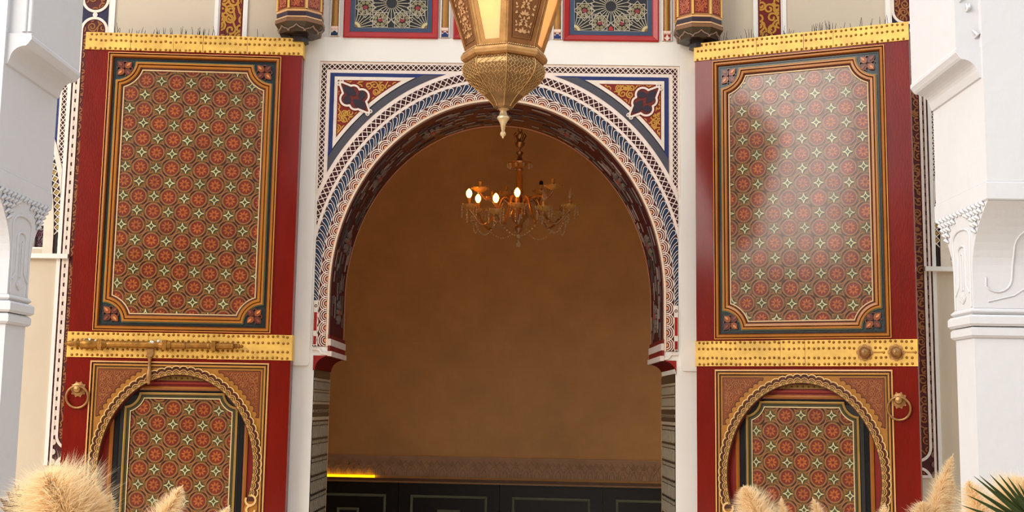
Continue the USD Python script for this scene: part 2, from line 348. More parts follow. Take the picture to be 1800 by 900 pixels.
# arch mouldings
def band(o0, o1, h, col, b=None): return (b or B()).slab(arch_band(o0, o1).intersection(CLIP), 0, h, col)
wf.part('arch_moulding', band(0.113, 0.195, 0.006, PINKW), 'stucco_paint', label='cream moulding round the arch')
b = B(); dk = arch_band(0.130, 0.172).intersection(CLIP); b.slab(dk, 0.006, 0.0065, MAROON); out = []
n = int(AL / 0.030)
for i in range(n):
    s0, s1 = AL * i / n, AL * (i + 1) / n
    for o in ((0.130, 0.172), (0.172, 0.130)):
        out.append(ribbon(on_arch([(s0, o[0]), (s1, o[1])]), 0.0044))
b.slab(unary_union(out).intersection(dk), 0.0065, 0.0105, PINKW)
wf.part('arch_lattice', b, 'stucco_paint', label='curved maroon strip of crossing cream bars')
P = wf.part('feather_band', band(0.0555, 0.1145, 0.0035, S(64, 40, 44)), 'stucco_paint', label='band of blue feather shapes')
n = int(AL / 0.0395)
for i in range(n):
    sc = AL * (i + 0.5) / n; sg = 1 if sc < AL / 2 else -1
    if abs(sc - AL / 2) < 0.02: sg = 0
    k = np.linspace(0, 1, 9); L0, L1 = np.array([sc - sg * .030, .0605]), np.array([sc + sg * .013, .0990])
    ctr = L0 + (L1 - L0) * k[:, None] + np.c_[sg * .003 * np.sin(np.pi * k), -.004 * np.sin(np.pi * k)]
    wdt = 0.0015 + 0.0088 * k ** 0.8
    dd = np.gradient(ctr, axis=0); dd /= np.linalg.norm(dd, axis=1, keepdims=True); nn = np.c_[-dd[:, 1], dd[:, 0]]
    tipc = [L1 + .0103 * (dd[-1] * math.sin(q) + nn[-1] * math.cos(q)) for q in np.linspace(.2, math.pi - .2, 6)]
    sh = Polygon(np.vstack([ctr + nn * wdt[:, None], tipc, (ctr - nn * wdt[:, None])[::-1]])).buffer(0)
    cv = lambda q: Polygon(on_arch(np.array(q.exterior.coords))).buffer(0).intersection(CLIP.buffer(-.002))
    g, ol = cv(sh), cv(sh.buffer(.0032, quad_segs=2))
    if g.area > 4e-5: wf.part('feather', B().slab(ol.difference(g), 0.0035, 0.0085, S(232, 224, 222)).slab(g, 0.0035, 0.0055, NAVY2), 'stucco_paint', parent=P)
P = wf.part('scallop_band', band(0.0, 0.056, 0.003, S(92, 32, 28)), 'stucco_paint', label='band of overlapping cream scallops')
wf.part('arch_edge', band(0.0, 0.012, 0.008, S(236, 206, 176)).slab(arch_band(0.0125, 0.015).intersection(CLIP), 0.003, 0.0045, S(60, 30, 26)), 'stucco_paint', parent=P, label='cream edge line of the arch')
n = int(AL / 0.066)
for i in range(n):
    sc = AL * (i + 0.5) / n
    w = lambda rr, wd: ribbon(on_arch(arc(sc, .013, rr, 2, 178, 13)), wd)
    g = unary_union([w(.0405, .0048), w(.0300, .0044), w(.0185, .0042)]).intersection(CLIP.buffer(-.003))
    pch = Polygon(on_arch(arc(sc, .013, .0110, 0, 180, 8))).buffer(0).intersection(CLIP.buffer(-.003))
    md = Polygon(on_arch(np.r_[arc(sc, .013, .025, 0, 180, 9), arc(sc, .013, .0165, 180, 0, 9)])).buffer(0).intersection(CLIP.buffer(-.003))
    if g.area > 2e-5:
        bb = B().slab(g, 0.003, 0.0085 if i % 2 else 0.0078, S(244, 222, 204)); bb.slab(pch, 0.003, 0.0055, S(214, 140, 98)).slab(md, 0.003, 0.0048, S(196, 112, 84) if i % 2 else S(112, 44, 36)); wf.part('scallop', bb, 'stucco_paint', parent=P)
wf.part('arch_rim', band(0.0565, 0.0605, 0.0085, WHITE), 'stucco_paint', label='white line between scallops and feathers')
# little end panels at the foot of the arch bands
for s_ in (-1, 1):
    x0, x1 = (-0.990, -0.968) if s_ < 0 else (0.972, 0.994)
    bb = B().slab(box(x0, 1.925, x1, 2.17), 0.004, 0.0095, WHITE).slab(box(x0 + .003, 2.005, x1 - .003, 2.105), 0.0095, 0.0105, S(168, 26, 22)).slab(box(x0 + .003, 1.93, x1 - .003, 1.975), 0.0095, 0.0105, S(150, 30, 28))
    bb.slab(Point((x0 + x1) / 2, 2.14).buffer(.008, 6).difference(Point((x0 + x1) / 2, 2.14).buffer(.005, 6)), .0095, .0108, MAROON)
    wf.part('end_panel', bb, 'stucco_paint', label='small red panel at the foot of the bands')

# soffit lining with chipped carved stucco
def MSOF(v):                                                            # (along, depth, proud inward)
    p = on_arch(np.c_[v[:, 0], -v[:, 2]]); return np.c_[p[:, 0], v[:, 1], p[:, 1]]
def sgrid(b, s0, s1, t0, t1, h, col, m=None):
    ss = np.linspace(s0, s1, m or max(2, int((s1 - s0) / .03))); k = len(ss)
    b.strips([np.c_[ss, np.full(k, t0), np.full(k, h)], np.c_[ss, np.full(k, t1), np.full(k, h)]], col, closed=False); return b
sb = B()
for t0, t1, h, col in ((0, .012, .004, S(214, 160, 140)), (.012, .02, .0042, MAROON), (.02, .56, .003, S(70, 8, 16)), (.56, .58, .006, S(196, 120, 116))): sgrid(sb, 0, AL, t0, t1, h, col)
P = wf.part('soffit', sb, 'stucco_paint', label='dark maroon underside of the arch', mp=MSOF)
r = np.random.default_rng(5); rows = np.linspace(.085, .50, 11)
cb = B(); fl = B()
for ri, t in enumerate(rows):
    s = .13 + r.uniform(0, .05)
    while s < AL - .13:
        L = r.uniform(.04, .13)
        if r.random() < .62:
            w = r.uniform(.0028, .0062); tt = t + r.uniform(-.016, .016); col = S(*(np.array([150, 128, 116]) * r.uniform(.35, 1.1)))
            pg = box(s, tt - w, s + L, tt + w).buffer(-.003).buffer(.003, quad_segs=2); pg = shapely.segmentize(pg, .03)
            cb.slab(pg, .003, .003 + r.uniform(.003, .006), col)
        s += L + r.uniform(.012, .03)
for i in range(9):
    sc = AL * (i + .5) / 9
    for k in range(8):
        a = k * math.pi / 4; fl.slab(ell(sc + .045 * math.cos(a), .29 + .045 * math.sin(a), .022, .014, a, 8), .003, .016, S(120, 102, 92))
    fl.slab(Point(sc, .29).buffer(.018, 4), .003, .019, S(150, 60, 50))
wf.part('carved_stucco', cb, 'stucco_paint', parent=P, label='worn beige carved strokes', kind='stuff', mp=MSOF)
wf.part('carved_flower', fl, 'stucco_paint', parent=P, label='carved flower heads along the soffit', kind='stuff', mp=MSOF)
# impost: bands at the foot of the soffit and the red cavetto under it
for s_ in (-1, 1):
    bb = B(); s_in = XC + s_ * AA
    for z0, z1, pr, col in ((1.962, 1.985, .010, S(110, 26, 22)), (1.925, 1.962, .016, S(214, 196, 186)), (1.895, 1.925, .012, S(130, 26, 24)), (1.868, 1.895, .022, S(220, 200, 188))):
        x0, x1 = sorted((s_in, s_in - s_ * pr)); bb.add(*(lambda m: (m.vertices, m.faces))(trimesh.creation.box(bounds=[[x0, -.012, z0], [x1, .585, z1]])), col)
    prof = [(AA - .008 + (JX - AA + .006) * math.sin(t), 1.868 - 0.072 * (1 - math.cos(t))) for t in np.linspace(0, math.pi / 2, 9)]
    rA = [np.array([[s_ * x + XC, -.006, z], [s_ * x + XC, .585, z]]) for x, z in prof]
    bb.strips(rA if s_ < 0 else rA, S(140, 26, 20), closed=False); bb.strips([q[:, :][::-1] for q in rA], S(140, 26, 20), closed=False)
    fr = Polygon([(s_ * x + XC, z) for x, z in prof] + [(s_ * (JX + .012), 1.80), (s_ * (JX + .012), 1.90), (s_in, 1.90)]).buffer(0)
    wf.part('impost', bb, 'stucco_paint', label='red and white impost under the arch foot', mp=lambda v: v)
    edge = [(s_ * x + XC, z) for x, z in prof]
    wf.part('impost_line', B().slab(Polygon(edge + [(s_ * (JX + .004), 1.79), (s_ * (JX + .004), 1.87), (s_in, 1.87)]).buffer(0), 0, .004, S(150, 26, 20)).slab(ribbon([(s_ * (JX + .012), 1.905), (s_ * .955, 1.905), (s_ * .94, 1.885), (s_in, 1.878)], .012), .004, .010, WHITE), 'stucco_paint', label='white outline of the impost')

# zellige on the jamb faces
for s_ in (-1, 1):
    MJ = (lambda sg: (lambda v: np.c_[sg * (JX - v[:, 2]), v[:, 0], v[:, 1]]))(s_)
    P = wf.part('jamb_tiling', B().slab(box(.004, 0, .576, 1.80), 0, .002, S(50, 44, 38)), 'zellige', label='dark grout bed of the tiled jamb', mp=MJ)
    z = 1.79
    for h, col, kind in ((.038, S(52, 48, 42), 0), (.016, S(168, 156, 136), 0), (.050, S(112, 102, 84), 1), (.012, S(160, 148, 128), 0), (.052, S(120, 108, 88), 1), (.016, S(178, 164, 142), 0), (.026, S(50, 46, 40), 0), (.018, S(150, 140, 118), 2), (.022, S(52, 48, 42), 0), (.020, S(184, 170, 148), 0)):
        bb = B().slab(box(.006, z - h + .002, .574, z - .001), .002, .005, col)
        if kind == 1:
            for x in np.linspace(.02, .56, 26): bb.box(x - .004, x + .004, z - h + .006, z - .006, .005, .0065, S(150, 138, 116))
        if kind == 2:
            for x in np.linspace(.03, .55, 12): bb.box(x - .008, x + .008, z - h + .004, z - .004, .005, .0065, S(52, 48, 42))
        wf.part('tile_course', bb, 'zellige', parent=P, mp=MJ); z -= h
    while z > 0.1:
        bb = B()
        for k in range(10):
            x = .02 + (k + .5) * .054
            bb.slab(box(x - .019, z - .024, x + .019, z - .008), .002, .006, S(150, 140, 118))
            o = ell(x, z - .062, .019, .034, 0, 10); bb.slab(o.difference(ell(x, z - .062, .010, .026, 0, 10)), .002, .006, S(162, 150, 128)); bb.slab(ell(x, z - .062, .0075, .023, 0, 8), .002, .0045, S(104, 92, 72))
            bb.slab(box(x - .0255 - .003, z - .09, x - .0255 + .003, z - .034), .002, .0055, S(140, 128, 106))
        wf.part('tile_course', bb, 'zellige', parent=P, mp=MJ); z -= .0995

# colonettes between the upper windows
for x, kind in ((-.927, 0), (-.309, 1), (.321, 1), (.935, 2)):
    P = wf.part('colonette', B().lathe([(.0165, 3.71), (.0175, 3.74), (.0165, 3.78), (.0165, 4.45), (.0, 4.45)], S(172, 116, 40), 14, at=(x, -.012, 0)), 'wood_paint', label='slim gilded engaged colonette', mp=lambda v: v)
    wf.part('niche_plaster', B().slab(box(x - .027, 3.655, x - .021, 4.5).union(box(x + .021, 3.655, x + .027, 4.5)), 0, .016, WHITE), 'plaster', parent=P)
    bb = B().box(x - .018, x + .018, 3.655, 3.71, 0, .022, S(240, 214, 196)).box(x - .019, x + .019, 3.695, 3.71, 0, .027, S(240, 206, 184))
    if kind < 2:
        bb.slab(box(x - .018, 3.657, x + .018, 3.674).union(Point(x, 3.674).buffer(.010, 6)), .022, .0245, NAVY if kind else NAVY2)
        if kind: bb.slab(Polygon([(x - .018, 3.69), (x - .006, 3.69), (x - .013, 3.678)]).union(Polygon([(x + .018, 3.69), (x + .006, 3.69), (x + .013, 3.678)])), .022, .024, S(110, 20, 20))
    else:
        bb.slab(box(x - .017, 3.655, x + .017, 3.690).difference(unary_union([leaf(x, 3.652, .04, .02, math.pi / 2), leaf(x, 3.664, .02, .012, .5), leaf(x, 3.664, .02, .012, math.pi - .5)])), .022, .0245, S(160, 24, 22))
    wf.part('colonette_base', bb, 'stucco_paint', parent=P, label='painted block base')

# upper windows: red frame, blue border, turned lattice
def girih(x0, z0, x1, z1):
    cx = (x0 + x1) / 2; w = x1 - x0; zt = z0 + .145; out = []; beads = []; reds = []; L = lambda *p: out.append(ribbon(p, .0042, res=1))
    for ang in np.arange(0, 360, 15):
        a = math.radians(ang)
        L((cx + .030 * math.cos(a), zt + .030 * math.sin(a)), (cx + .095 * math.cos(a), zt + .095 * math.sin(a)))
        a2, am = math.radians(ang + 15), math.radians(ang + 7.5)
        L((cx + .095 * math.cos(a), zt + .095 * math.sin(a)), (cx + .118 * math.cos(am), zt + .118 * math.sin(am)), (cx + .095 * math.cos(a2), zt + .095 * math.sin(a2)))
    for sx, x in ((1, x0), (-1, x1)):
        for zc, sz in ((z0, 1), (z1, -1)):
            for ang in range(9, 90, 14):
                a = math.radians(ang); L((x + sx * .035 * math.cos(a), zc + sz * .035 * math.sin(a)), (x + sx * .105 * math.cos(a), zc + sz * .105 * math.sin(a)))
                a2, am = math.radians(ang + 14), math.radians(ang + 7)
                if ang < 75: L((x + sx * .105 * math.cos(a), zc + sz * .105 * math.sin(a)), (x + sx * .124 * math.cos(am), zc + sz * .124 * math.sin(am)), (x + sx * .105 * math.cos(a2), zc + sz * .105 * math.sin(a2)))
    for ux, uz in ((-.062, .048), (.062, .048), (-.148, .118), (.148, .118), (-.062, .242), (.062, .242)):
        px, pz = cx + ux * w / .41, z0 + uz
        for k in range(8):
            a = math.radians(22.5 + 45 * k); beads.append((px + .029 * math.cos(a), pz + .029 * math.sin(a), .0105))
            a2 = math.radians(67.5 + 45 * k); L((px + .044 * math.cos(a), pz + .044 * math.sin(a)), (px + .044 * math.cos(a2), pz + .044 * math.sin(a2)))
            L((px + .044 * math.cos(a), pz + .044 * math.sin(a)), (px + .060 * math.cos(a + .39), pz + .060 * math.sin(a + .39)), (px + .044 * math.cos(a2), pz + .044 * math.sin(a2)))
        reds.append((px, pz))
    L((x0, z0), (x1, z0)); L((x0, z1), (x1, z1)); L((x0, z0), (x0, z1)); L((x1, z0), (x1, z1))
    return unary_union(out).intersection(box(x0, z0, x1, z1)), beads, reds
def rect_ring(x0, z0, x1, z1, d, h): return np.array([[x0 + d, z0 + d, h], [x1 - d, z0 + d, h], [x1 - d, z1 - d, h], [x0 + d, z1 - d, h]])
for i, (x0, x1, tx) in enumerate(((-.878, -.348, 'left of the hanging lantern'), (-.262, .273, 'half hidden behind the hanging lantern'), (.354, .889, 'right of the hanging lantern'))):
    z0, z1 = 3.648, 4.12
    USED[('/World', f'window_{i+1}')] = 0
    W = Thing(f'window_{i+1}', 'upper lattice window in a red and blue frame, ' + tx, 'window', base=((x0 + x1) / 2, 0, z0), kind='structure', mp=MF)
    RB = S(170, 24, 18)
    W.part('window_frame', B().strips([rect_ring(x0, z0, x1, z1, d, h) for d, h in ((0, 0), (0, .022), (.006, .026), (.030, .018), (.036, .012), (.036, .004))], [RB] * 5), 'wood_paint', label='red wooden window frame')
    W.part('inner_border', B().slab(box(x0 + .036, z0 + .036, x1 - .036, z1 - .036).difference(box(x0 + .060, z0 + .060, x1 - .060, z1 - .060)), .0, .009, S(52, 66, 92)), 'wood_paint', label='slate blue inner border')
    W.part('backing', B().slab(box(x0 + .055, z0 + .055, x1 - .055, z1 - .055), 0, .0015, S(26, 18, 14)), 'wood_paint', label='dark board behind the lattice')
    g, beads, reds = girih(x0 + .061, z0 + .061, x1 - .061, z1 - .061)
    W.part('lattice', B().slab(g, .0015, .008, S(176, 164, 140)), 'wood_paint', label='pale star strapwork')
    bb = B()
    for bx, bz, br in beads: bb.slab(Point(bx, bz).buffer(br, 4), .0015, .007, S(138, 124, 86))
    for bx, bz in reds: bb.slab(Point(bx, bz).buffer(.013, 4), .0015, .0065, S(140, 40, 34))
    W.part('bead', bb, 'wood_paint', label='olive beads and red centres of the stars', kind='stuff')
    cb = B()
    for cx_, cz_, q in ((x0 + .061, z0 + .061, 0), (x1 - .061, z0 + .061, 90)):
        cb.slab(Polygon([(cx_, cz_)] + [tuple(p) for p in arc(cx_, cz_, .034, q, q + 90, 8)]), .0015, .010, S(206, 184, 130)).slab(Polygon([(cx_, cz_)] + [tuple(p) for p in arc(cx_, cz_, .018, q, q + 90, 8)]), .010, .011, S(120, 90, 50))
    W.part('corner_boss', cb, 'wood_paint', label='cream quarter bosses in the corners')
    if i == 2: W.part('red_tile', B().slab(Polygon([((x0 + x1) / 2 - .014, z0 + .066), ((x0 + x1) / 2 + .014, z0 + .066), ((x0 + x1) / 2 + .010, z0 + .082), ((x0 + x1) / 2, z0 + .092), ((x0 + x1) / 2 - .010, z0 + .082)]), .0015, .009, S(178, 34, 32)), 'wood_paint')

# ================================================================ SETTING: side walls of the courtyard front
def side_wall(name, s_, label):
    w = Thing(name, label, 'wall', base=(s_ * 1.1, .06, 0), kind='structure', mp=MFS(.06))
    X = lambda a, b_: tuple(sorted((s_ * a, s_ * b_)))
    def bx(a, b_, z0, z1): x0, x1 = X(a, b_); return box(x0, z0, x1, z1)
    xo, ra, rb, zc = 3.0, .615, 1.04, 2.50                              # blind arch beside the door, mostly behind the pier
    yarch = lambda d: Polygon([(s_ * xo + (ra + d) * math.cos(t), zc + (rb + d) * math.sin(t)) for t in np.linspace(0, math.pi, 60)] + [(s_ * xo - ra - d, 2.41), (s_ * xo + ra + d, 2.41)]).buffer(0)
    winx0, winx1 = 2.485, 3.25
    win = Polygon([(s_ * (winx0 + winx1) / 2 + (winx1 - winx0) / 2 * math.cos(t), 2.60 + .42 * math.sin(t)) for t in np.linspace(0, math.pi, 30)] + [(s_ * winx0, 2.44), (s_ * winx1, 2.44)]).convex_hull
    w.part('plaster_body', B().slab(bx(1.1, 12.0, -.05, 5.2).difference(win), -.3, 0, WHITE, bottom=True), 'cream_plaster')
    # recessed-looking fields between raised bands above the door
    w.part('raised_band', B().slab(unary_union([bx(1.435, 1.455, 3.3, 5.2), bx(1.600, 1.622, 3.3, 5.2), bx(2.187, 2.213, 1.0, 5.2)]), 0, .010, S(236, 224, 212)).slab(unary_union([bx(1.456, 1.462, 3.3, 5.2), bx(1.593, 1.599, 3.3, 5.2)]), 0, .004, S(40, 24, 24)), 'plaster', label='thin raised plaster strips')
    strip = bx(1.464, 1.591, 3.3, 5.2)
    P = w.part('painted_strip', B().slab(strip, 0, .003, S(112, 22, 18)), 'stucco_paint', label='red strip with gold arabesque above the door')
    w.part('arabesque', B().slab(scrolls(strip.buffer(-.008), 21 + s_, .058, .0115), .003, .0055, S(190, 136, 44)), 'stucco_paint', parent=P, label='gold scrolls')
    # cartouche strip along the outer edge of the door
    cs = bx(2.213, 2.400, 1.26, 5.2)
    P = w.part('cartouche_strip', B().slab(cs, 0, .003, S(70, 18, 22)).slab(cs.intersection(box(-9, 3.69, 9, 3.875)), .003, .0032, S(40, 36, 66)), 'stucco_paint', label='tall painted strip of cartouches beside the door')
    wb = B(); mb = B(); xm, hw = s_ * 2.299, .078; z = 3.782 + .72 * 2
    wb.slab(unary_union([bx(2.213, 2.222, 1.26, 5.2), bx(2.387, 2.400, 1.26, 5.2)]), .003, .008, WHITE)
    while z > 1.3:
        H = 2.45 if z < 4 else .72; z1, z0 = z - .012, z - H + .012; ob = box(xm - hw, z0 + hw, xm + hw, z1 - hw).union(Point(xm, z0 + hw).buffer(hw, 10)).union(Point(xm, z1 - hw).buffer(hw, 10)).intersection(cs)
        inn = ob.buffer(-.015)
        wb.slab(ob.difference(inn), .003, .009, WHITE); wb.slab(Point(xm, z).buffer(.014, 6).intersection(cs), .003, .008, WHITE)
        mb.slab(inn, .003, .004, S(84, 20, 20))
        mb.slab(scrolls(inn.buffer(-.006), int(z * 10) + 50 + s_, .052, .008), .004, .0065, S(150, 92, 44)); z -= H
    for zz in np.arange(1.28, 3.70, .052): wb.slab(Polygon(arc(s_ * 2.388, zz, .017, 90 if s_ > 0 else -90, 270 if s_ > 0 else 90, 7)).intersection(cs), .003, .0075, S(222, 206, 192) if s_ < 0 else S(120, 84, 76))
    w.part('cartouche', mb, 'stucco_paint', parent=P, label='maroon cartouches with gold leaf work')
    w.part('white_outline', wb, 'stucco_paint', parent=P, label='white scalloped outlines')
    # alfiz of the blind arch
    w.part('line', B().slab(bx(2.4005, 2.4085, 1.26, 4.6), 0, .004, S(74, 22, 24)), 'stucco_paint', label='thin maroon line')
    w.part('raised_strip', B().slab(bx(2.409, 2.4295, 1.26, 4.6), 0, .009, S(238, 222, 208)), 'plaster')
    lx = X(2.4295, 2.4565); clip = bx(2.4295, 2.4565, 2.43, 4.6).difference(yarch(.0))
    lb = B().slab(clip, 0, .003, MAROON); lattice_strip(lb, lx[0], 2.43, lx[1], 4.6, 72, 'z', clip)
    w.part('lattice_border', lb, 'stucco_paint', label='maroon strip under crossing white bars')
    w.part('navy_spandrel', B().slab(bx(2.470, 3.0, 2.9, 4.4).difference(yarch(.0)), 0, .005, NAVY), 'stucco_paint', label='dark blue spandrel of the blind arch')
    w.part('panel_border', B().slab(bx(2.4565, 2.470, 2.43, 4.6).difference(yarch(0)), 0, .007, S(238, 222, 208)), 'stucco_paint')
    ab = B(); cl = bx(2.385, 3.6, 2.41, 4.3).difference(bx(2.2, 2.4295, 2, 5))
    ab.slab(yarch(0).difference(yarch(-.028)).intersection(cl), 0, .012, S(238, 222, 208)); ab.slab(yarch(-.028).difference(yarch(-.07)).intersection(cl), 0, .004, S(44, 30, 30)); ab.slab(yarch(-.07).difference(yarch(-.125)).intersection(cl), 0, .013, S(232, 216, 196))
    t = np.linspace(.02, math.pi - .02, 78)
    mid = lambda d, tt: (s_ * xo - s_ * (ra + d) * math.cos(tt), zc + (rb + d) * math.sin(tt))
    zig = []
    for k in range(len(t) - 1): zig += [ribbon([mid(-.030, t[k]), mid(-.068, t[k + 1])], .005), ribbon([mid(-.068, t[k]), mid(-.030, t[k + 1])], .005)]
    ab.slab(unary_union(zig).intersection(cl), .004, .009, WHITE)
    for k in range(0, len(t) - 1): ab.slab(Point(*mid(-.049, (t[k] + t[k + 1]) / 2 + (t[1] - t[0]) / 2)).buffer(.010, 4).intersection(cl), .004, .007, S(170, 140, 70))
    w.part('blind_arch', ab, 'stucco_paint', label='white arch lines with a gold dotted band')
    w.part('sill', B().box(*X(2.36, 3.5), 2.385, 2.41, 0, .035, S(234, 222, 208)), 'plaster', label='white sill under the blind arch')
    # stained window in the blind arch
    k = 4 if s_ < 0 else 5; USED[('/World', f'window_{k}')] = 0
    v = Thing(f'window_{k}', 'small arched window with coloured panes behind the ' + ('grey shaded column' if s_ < 0 else 'cream sunlit column'), 'window', base=(s_ * (winx0 + winx1) / 2, .06, 2.44), kind='structure', mp=MFS(.06))
    bars = [bx(winx0 - .02, winx1 + .02, 2.575 + i * .155, 2.602 + i * .155) for i in range(3)] + [bx(a - .012, a + .012, 2.42, 3.05) for a in np.linspace(winx0, winx1, 8)[1:-1]]
    bars = unary_union(bars).intersection(win)
    v.part('window_frame', B().slab(win.buffer(.012).difference(win.buffer(-.012)).union(bars), -.08, -.02, S(232, 222, 210), bottom=True), 'plaster', label='white frame and glazing bars')
    panes = win.buffer(-.012).difference(bars)
    for j, g in enumerate(sorted(panes.geoms, key=lambda q: (round(q.centroid.y, 1), q.centroid.x))):
        low = g.centroid.y < 2.56
        P = v.part('pane', B().slab(g, -.07, -.06, S(58, 26, 34) if low else S(44, 30, 26), bottom=True), 'window_glass')
        v.part('tracery', B().slab(scrolls(g.buffer(-.004), 300 + j, .030, .004), -.06, -.054, S(110, 70, 84) if low else S(96, 128, 92)), 'stucco_paint', parent=P)
side_wall('wall_left', -1, 'cream side wall with painted strips, behind the left leaf of the gate')
side_wall('wall_right', 1, 'shaded grey side wall with painted strips, behind the right leaf of the gate')

# ================================================================ SETTING: the rest of the courtyard, floor, inner room
def world_box(x0, x1, y0, y1, z0, z1): return B().tm(trimesh.creation.box(bounds=[[x0, y0, z0], [x1, y1, z1]]), WHITE, smooth=False)
solo('floor', world_box(-12.3, 12.3, -15, 4.2, -.1, 0), 'floor_tile', 'pale tiled floor of courtyard and room', 'floor', 'structure')
solo('wall_courtyard_left', world_box(-12.3, -12, -14.3, .36, 0, 5.4), 'court_plaster', 'pale courtyard wall on the left, out of view', 'wall', 'structure')
solo('wall_courtyard_right', world_box(12, 12.3, -14.3, .36, 0, 5.4), 'court_plaster', 'pale courtyard wall on the right, out of view', 'wall', 'structure')
solo('wall_courtyard_rear', world_box(-12.3, 12.3, -14.6, -14.3, 0, 5.4), 'court_dark', 'brown courtyard wall behind the viewer', 'wall', 'structure')
solo('ceiling', world_box(-2.3, 2.3, .58, 3.9, 4.3, 4.4), 'tadelakt', 'dim brown ceiling of the room behind the arch', 'ceiling', 'structure')
solo('wall_room_left', world_box(-2.3, -2.2, .58, 3.9, 0, 4.3), 'tadelakt', 'brown side wall of the inner room, left', 'wall', 'structure')
solo('wall_room_right', world_box(2.2, 2.3, .58, 3.9, 0, 4.3), 'tadelakt', 'brown side wall of the inner room, right', 'wall', 'structure')
solo('wall_room_front', B().slab(box(-2.3, 0, 2.3, 4.3).difference(box(-JX, -1, JX, 1.9).union(arch_solid(0.002))), -.61, -.585, WHITE, bottom=True), 'tadelakt', 'inner face of the arch wall seen from the room', 'wall', 'structure', mp=MF)
BW = math.radians(7)
def MBW(v): return np.c_[v[:, 0] * math.cos(BW) - v[:, 2] * math.sin(BW), 3.03 - v[:, 0] * math.sin(BW) - v[:, 2] * math.cos(BW), v[:, 1]]
wb = Thing('wall_back', 'brown polished plaster back wall over dark panelling', 'wall', base=(0, 3.03, 0), kind='structure', mp=MBW)
wb.part('plaster_body', B().box(-2.45, 2.45, 0, 4.35, -.1, 0, WHITE), 'tadelakt')
fz = B().box(-2.3, 2.3, 1.06, 1.205, 0, .008, WHITE).box(-2.3, 2.3, 1.205, 1.216, 0, .016, WHITE).box(-2.3, 2.3, 1.188, 1.194, .008, .013, WHITE)
mot = []
for x in np.arange(-2.2, 2.2, .0835):
    R = lambda p, w=.0055: mot.append(ribbon([(x + a, 1.065 + c) for a, c in p], w, res=1))
    R([(-.036, 0), (-.036, .035), (-.030, .06), (-.014, .08), (0, .105), (.014, .08), (.030, .06), (.036, .035), (.036, 0)])
    R([(-.018, 0), (-.018, .03), (0, .055), (.018, .03), (.018, 0)], .0045); R([(0, .055), (0, .09)], .004)
    R([(-.04, .115), (-.02, .085), (0, .118), (.02, .085), (.04, .115)], .004)
    mot += [leaf(x, 1.12, .028, .012, 2.2), leaf(x, 1.12, .028, .012, .94), leaf(x - .04, 1.085, .03, .012, 1.57)]
fz.slab(unary_union(mot).intersection(box(-2.2, 1.06, 2.2, 1.186)), .008, .022, WHITE)
wb.part('carved_frieze', fz, 'frieze_plaster', label='band of carved plaster arches along the wall')
solo_trim = Thing('trim_1', 'bronze brown rail capping the dark panelling', 'rail', base=(0, 3.03, 1.0), kind='structure', mp=MBW)
solo_trim.part('rail', B().box(-2.3, 2.3, 1.008, 1.022, 0, .06, S(176, 136, 92)).box(-2.3, 2.3, 1.022, 1.040, 0, .045, S(120, 84, 52)), 'wainscot')
led = B().box(-1.9, -.985, 1.042, 1.0595, .01, .04, (1, 1, 1))
solo('led_strip', led, 'led_glow', 'glowing yellow light strip on the rail over the dark panelling', 'light strip', mp=MBW)
wn = Thing('trim_2', 'dark green panelling below the rail of the inner room', 'panelling', base=(0, 3.03, 0), kind='structure', mp=MBW)
DG, GM = S(20, 22, 18), S(128, 140, 112)
for k in range(-3, 3):
    x0 = .117 + .807 * k - .098
    P = wn.part('panel', B().box(x0 + .002, x0 + .805, .0, 1.007, 0, .03, DG), 'wainscot')
    rr = lambda a0, b0, a1, b1: B().strips([rect_ring(a0, b0, a1, b1, d, h) for d, h in ((0, .03), (.002, .040), (.010, .044), (.020, .038), (.022, .03))], GM)
    wn.part('panel_moulding', rr(x0 + .098, .34, x0 + .098 + .612, .916), 'wainscot', parent=P, label='grey green raised moulding')
    wn.part('inner_moulding', rr(x0 + .098 + .216, .45, x0 + .098 + .397, .806), 'wainscot', parent=P)

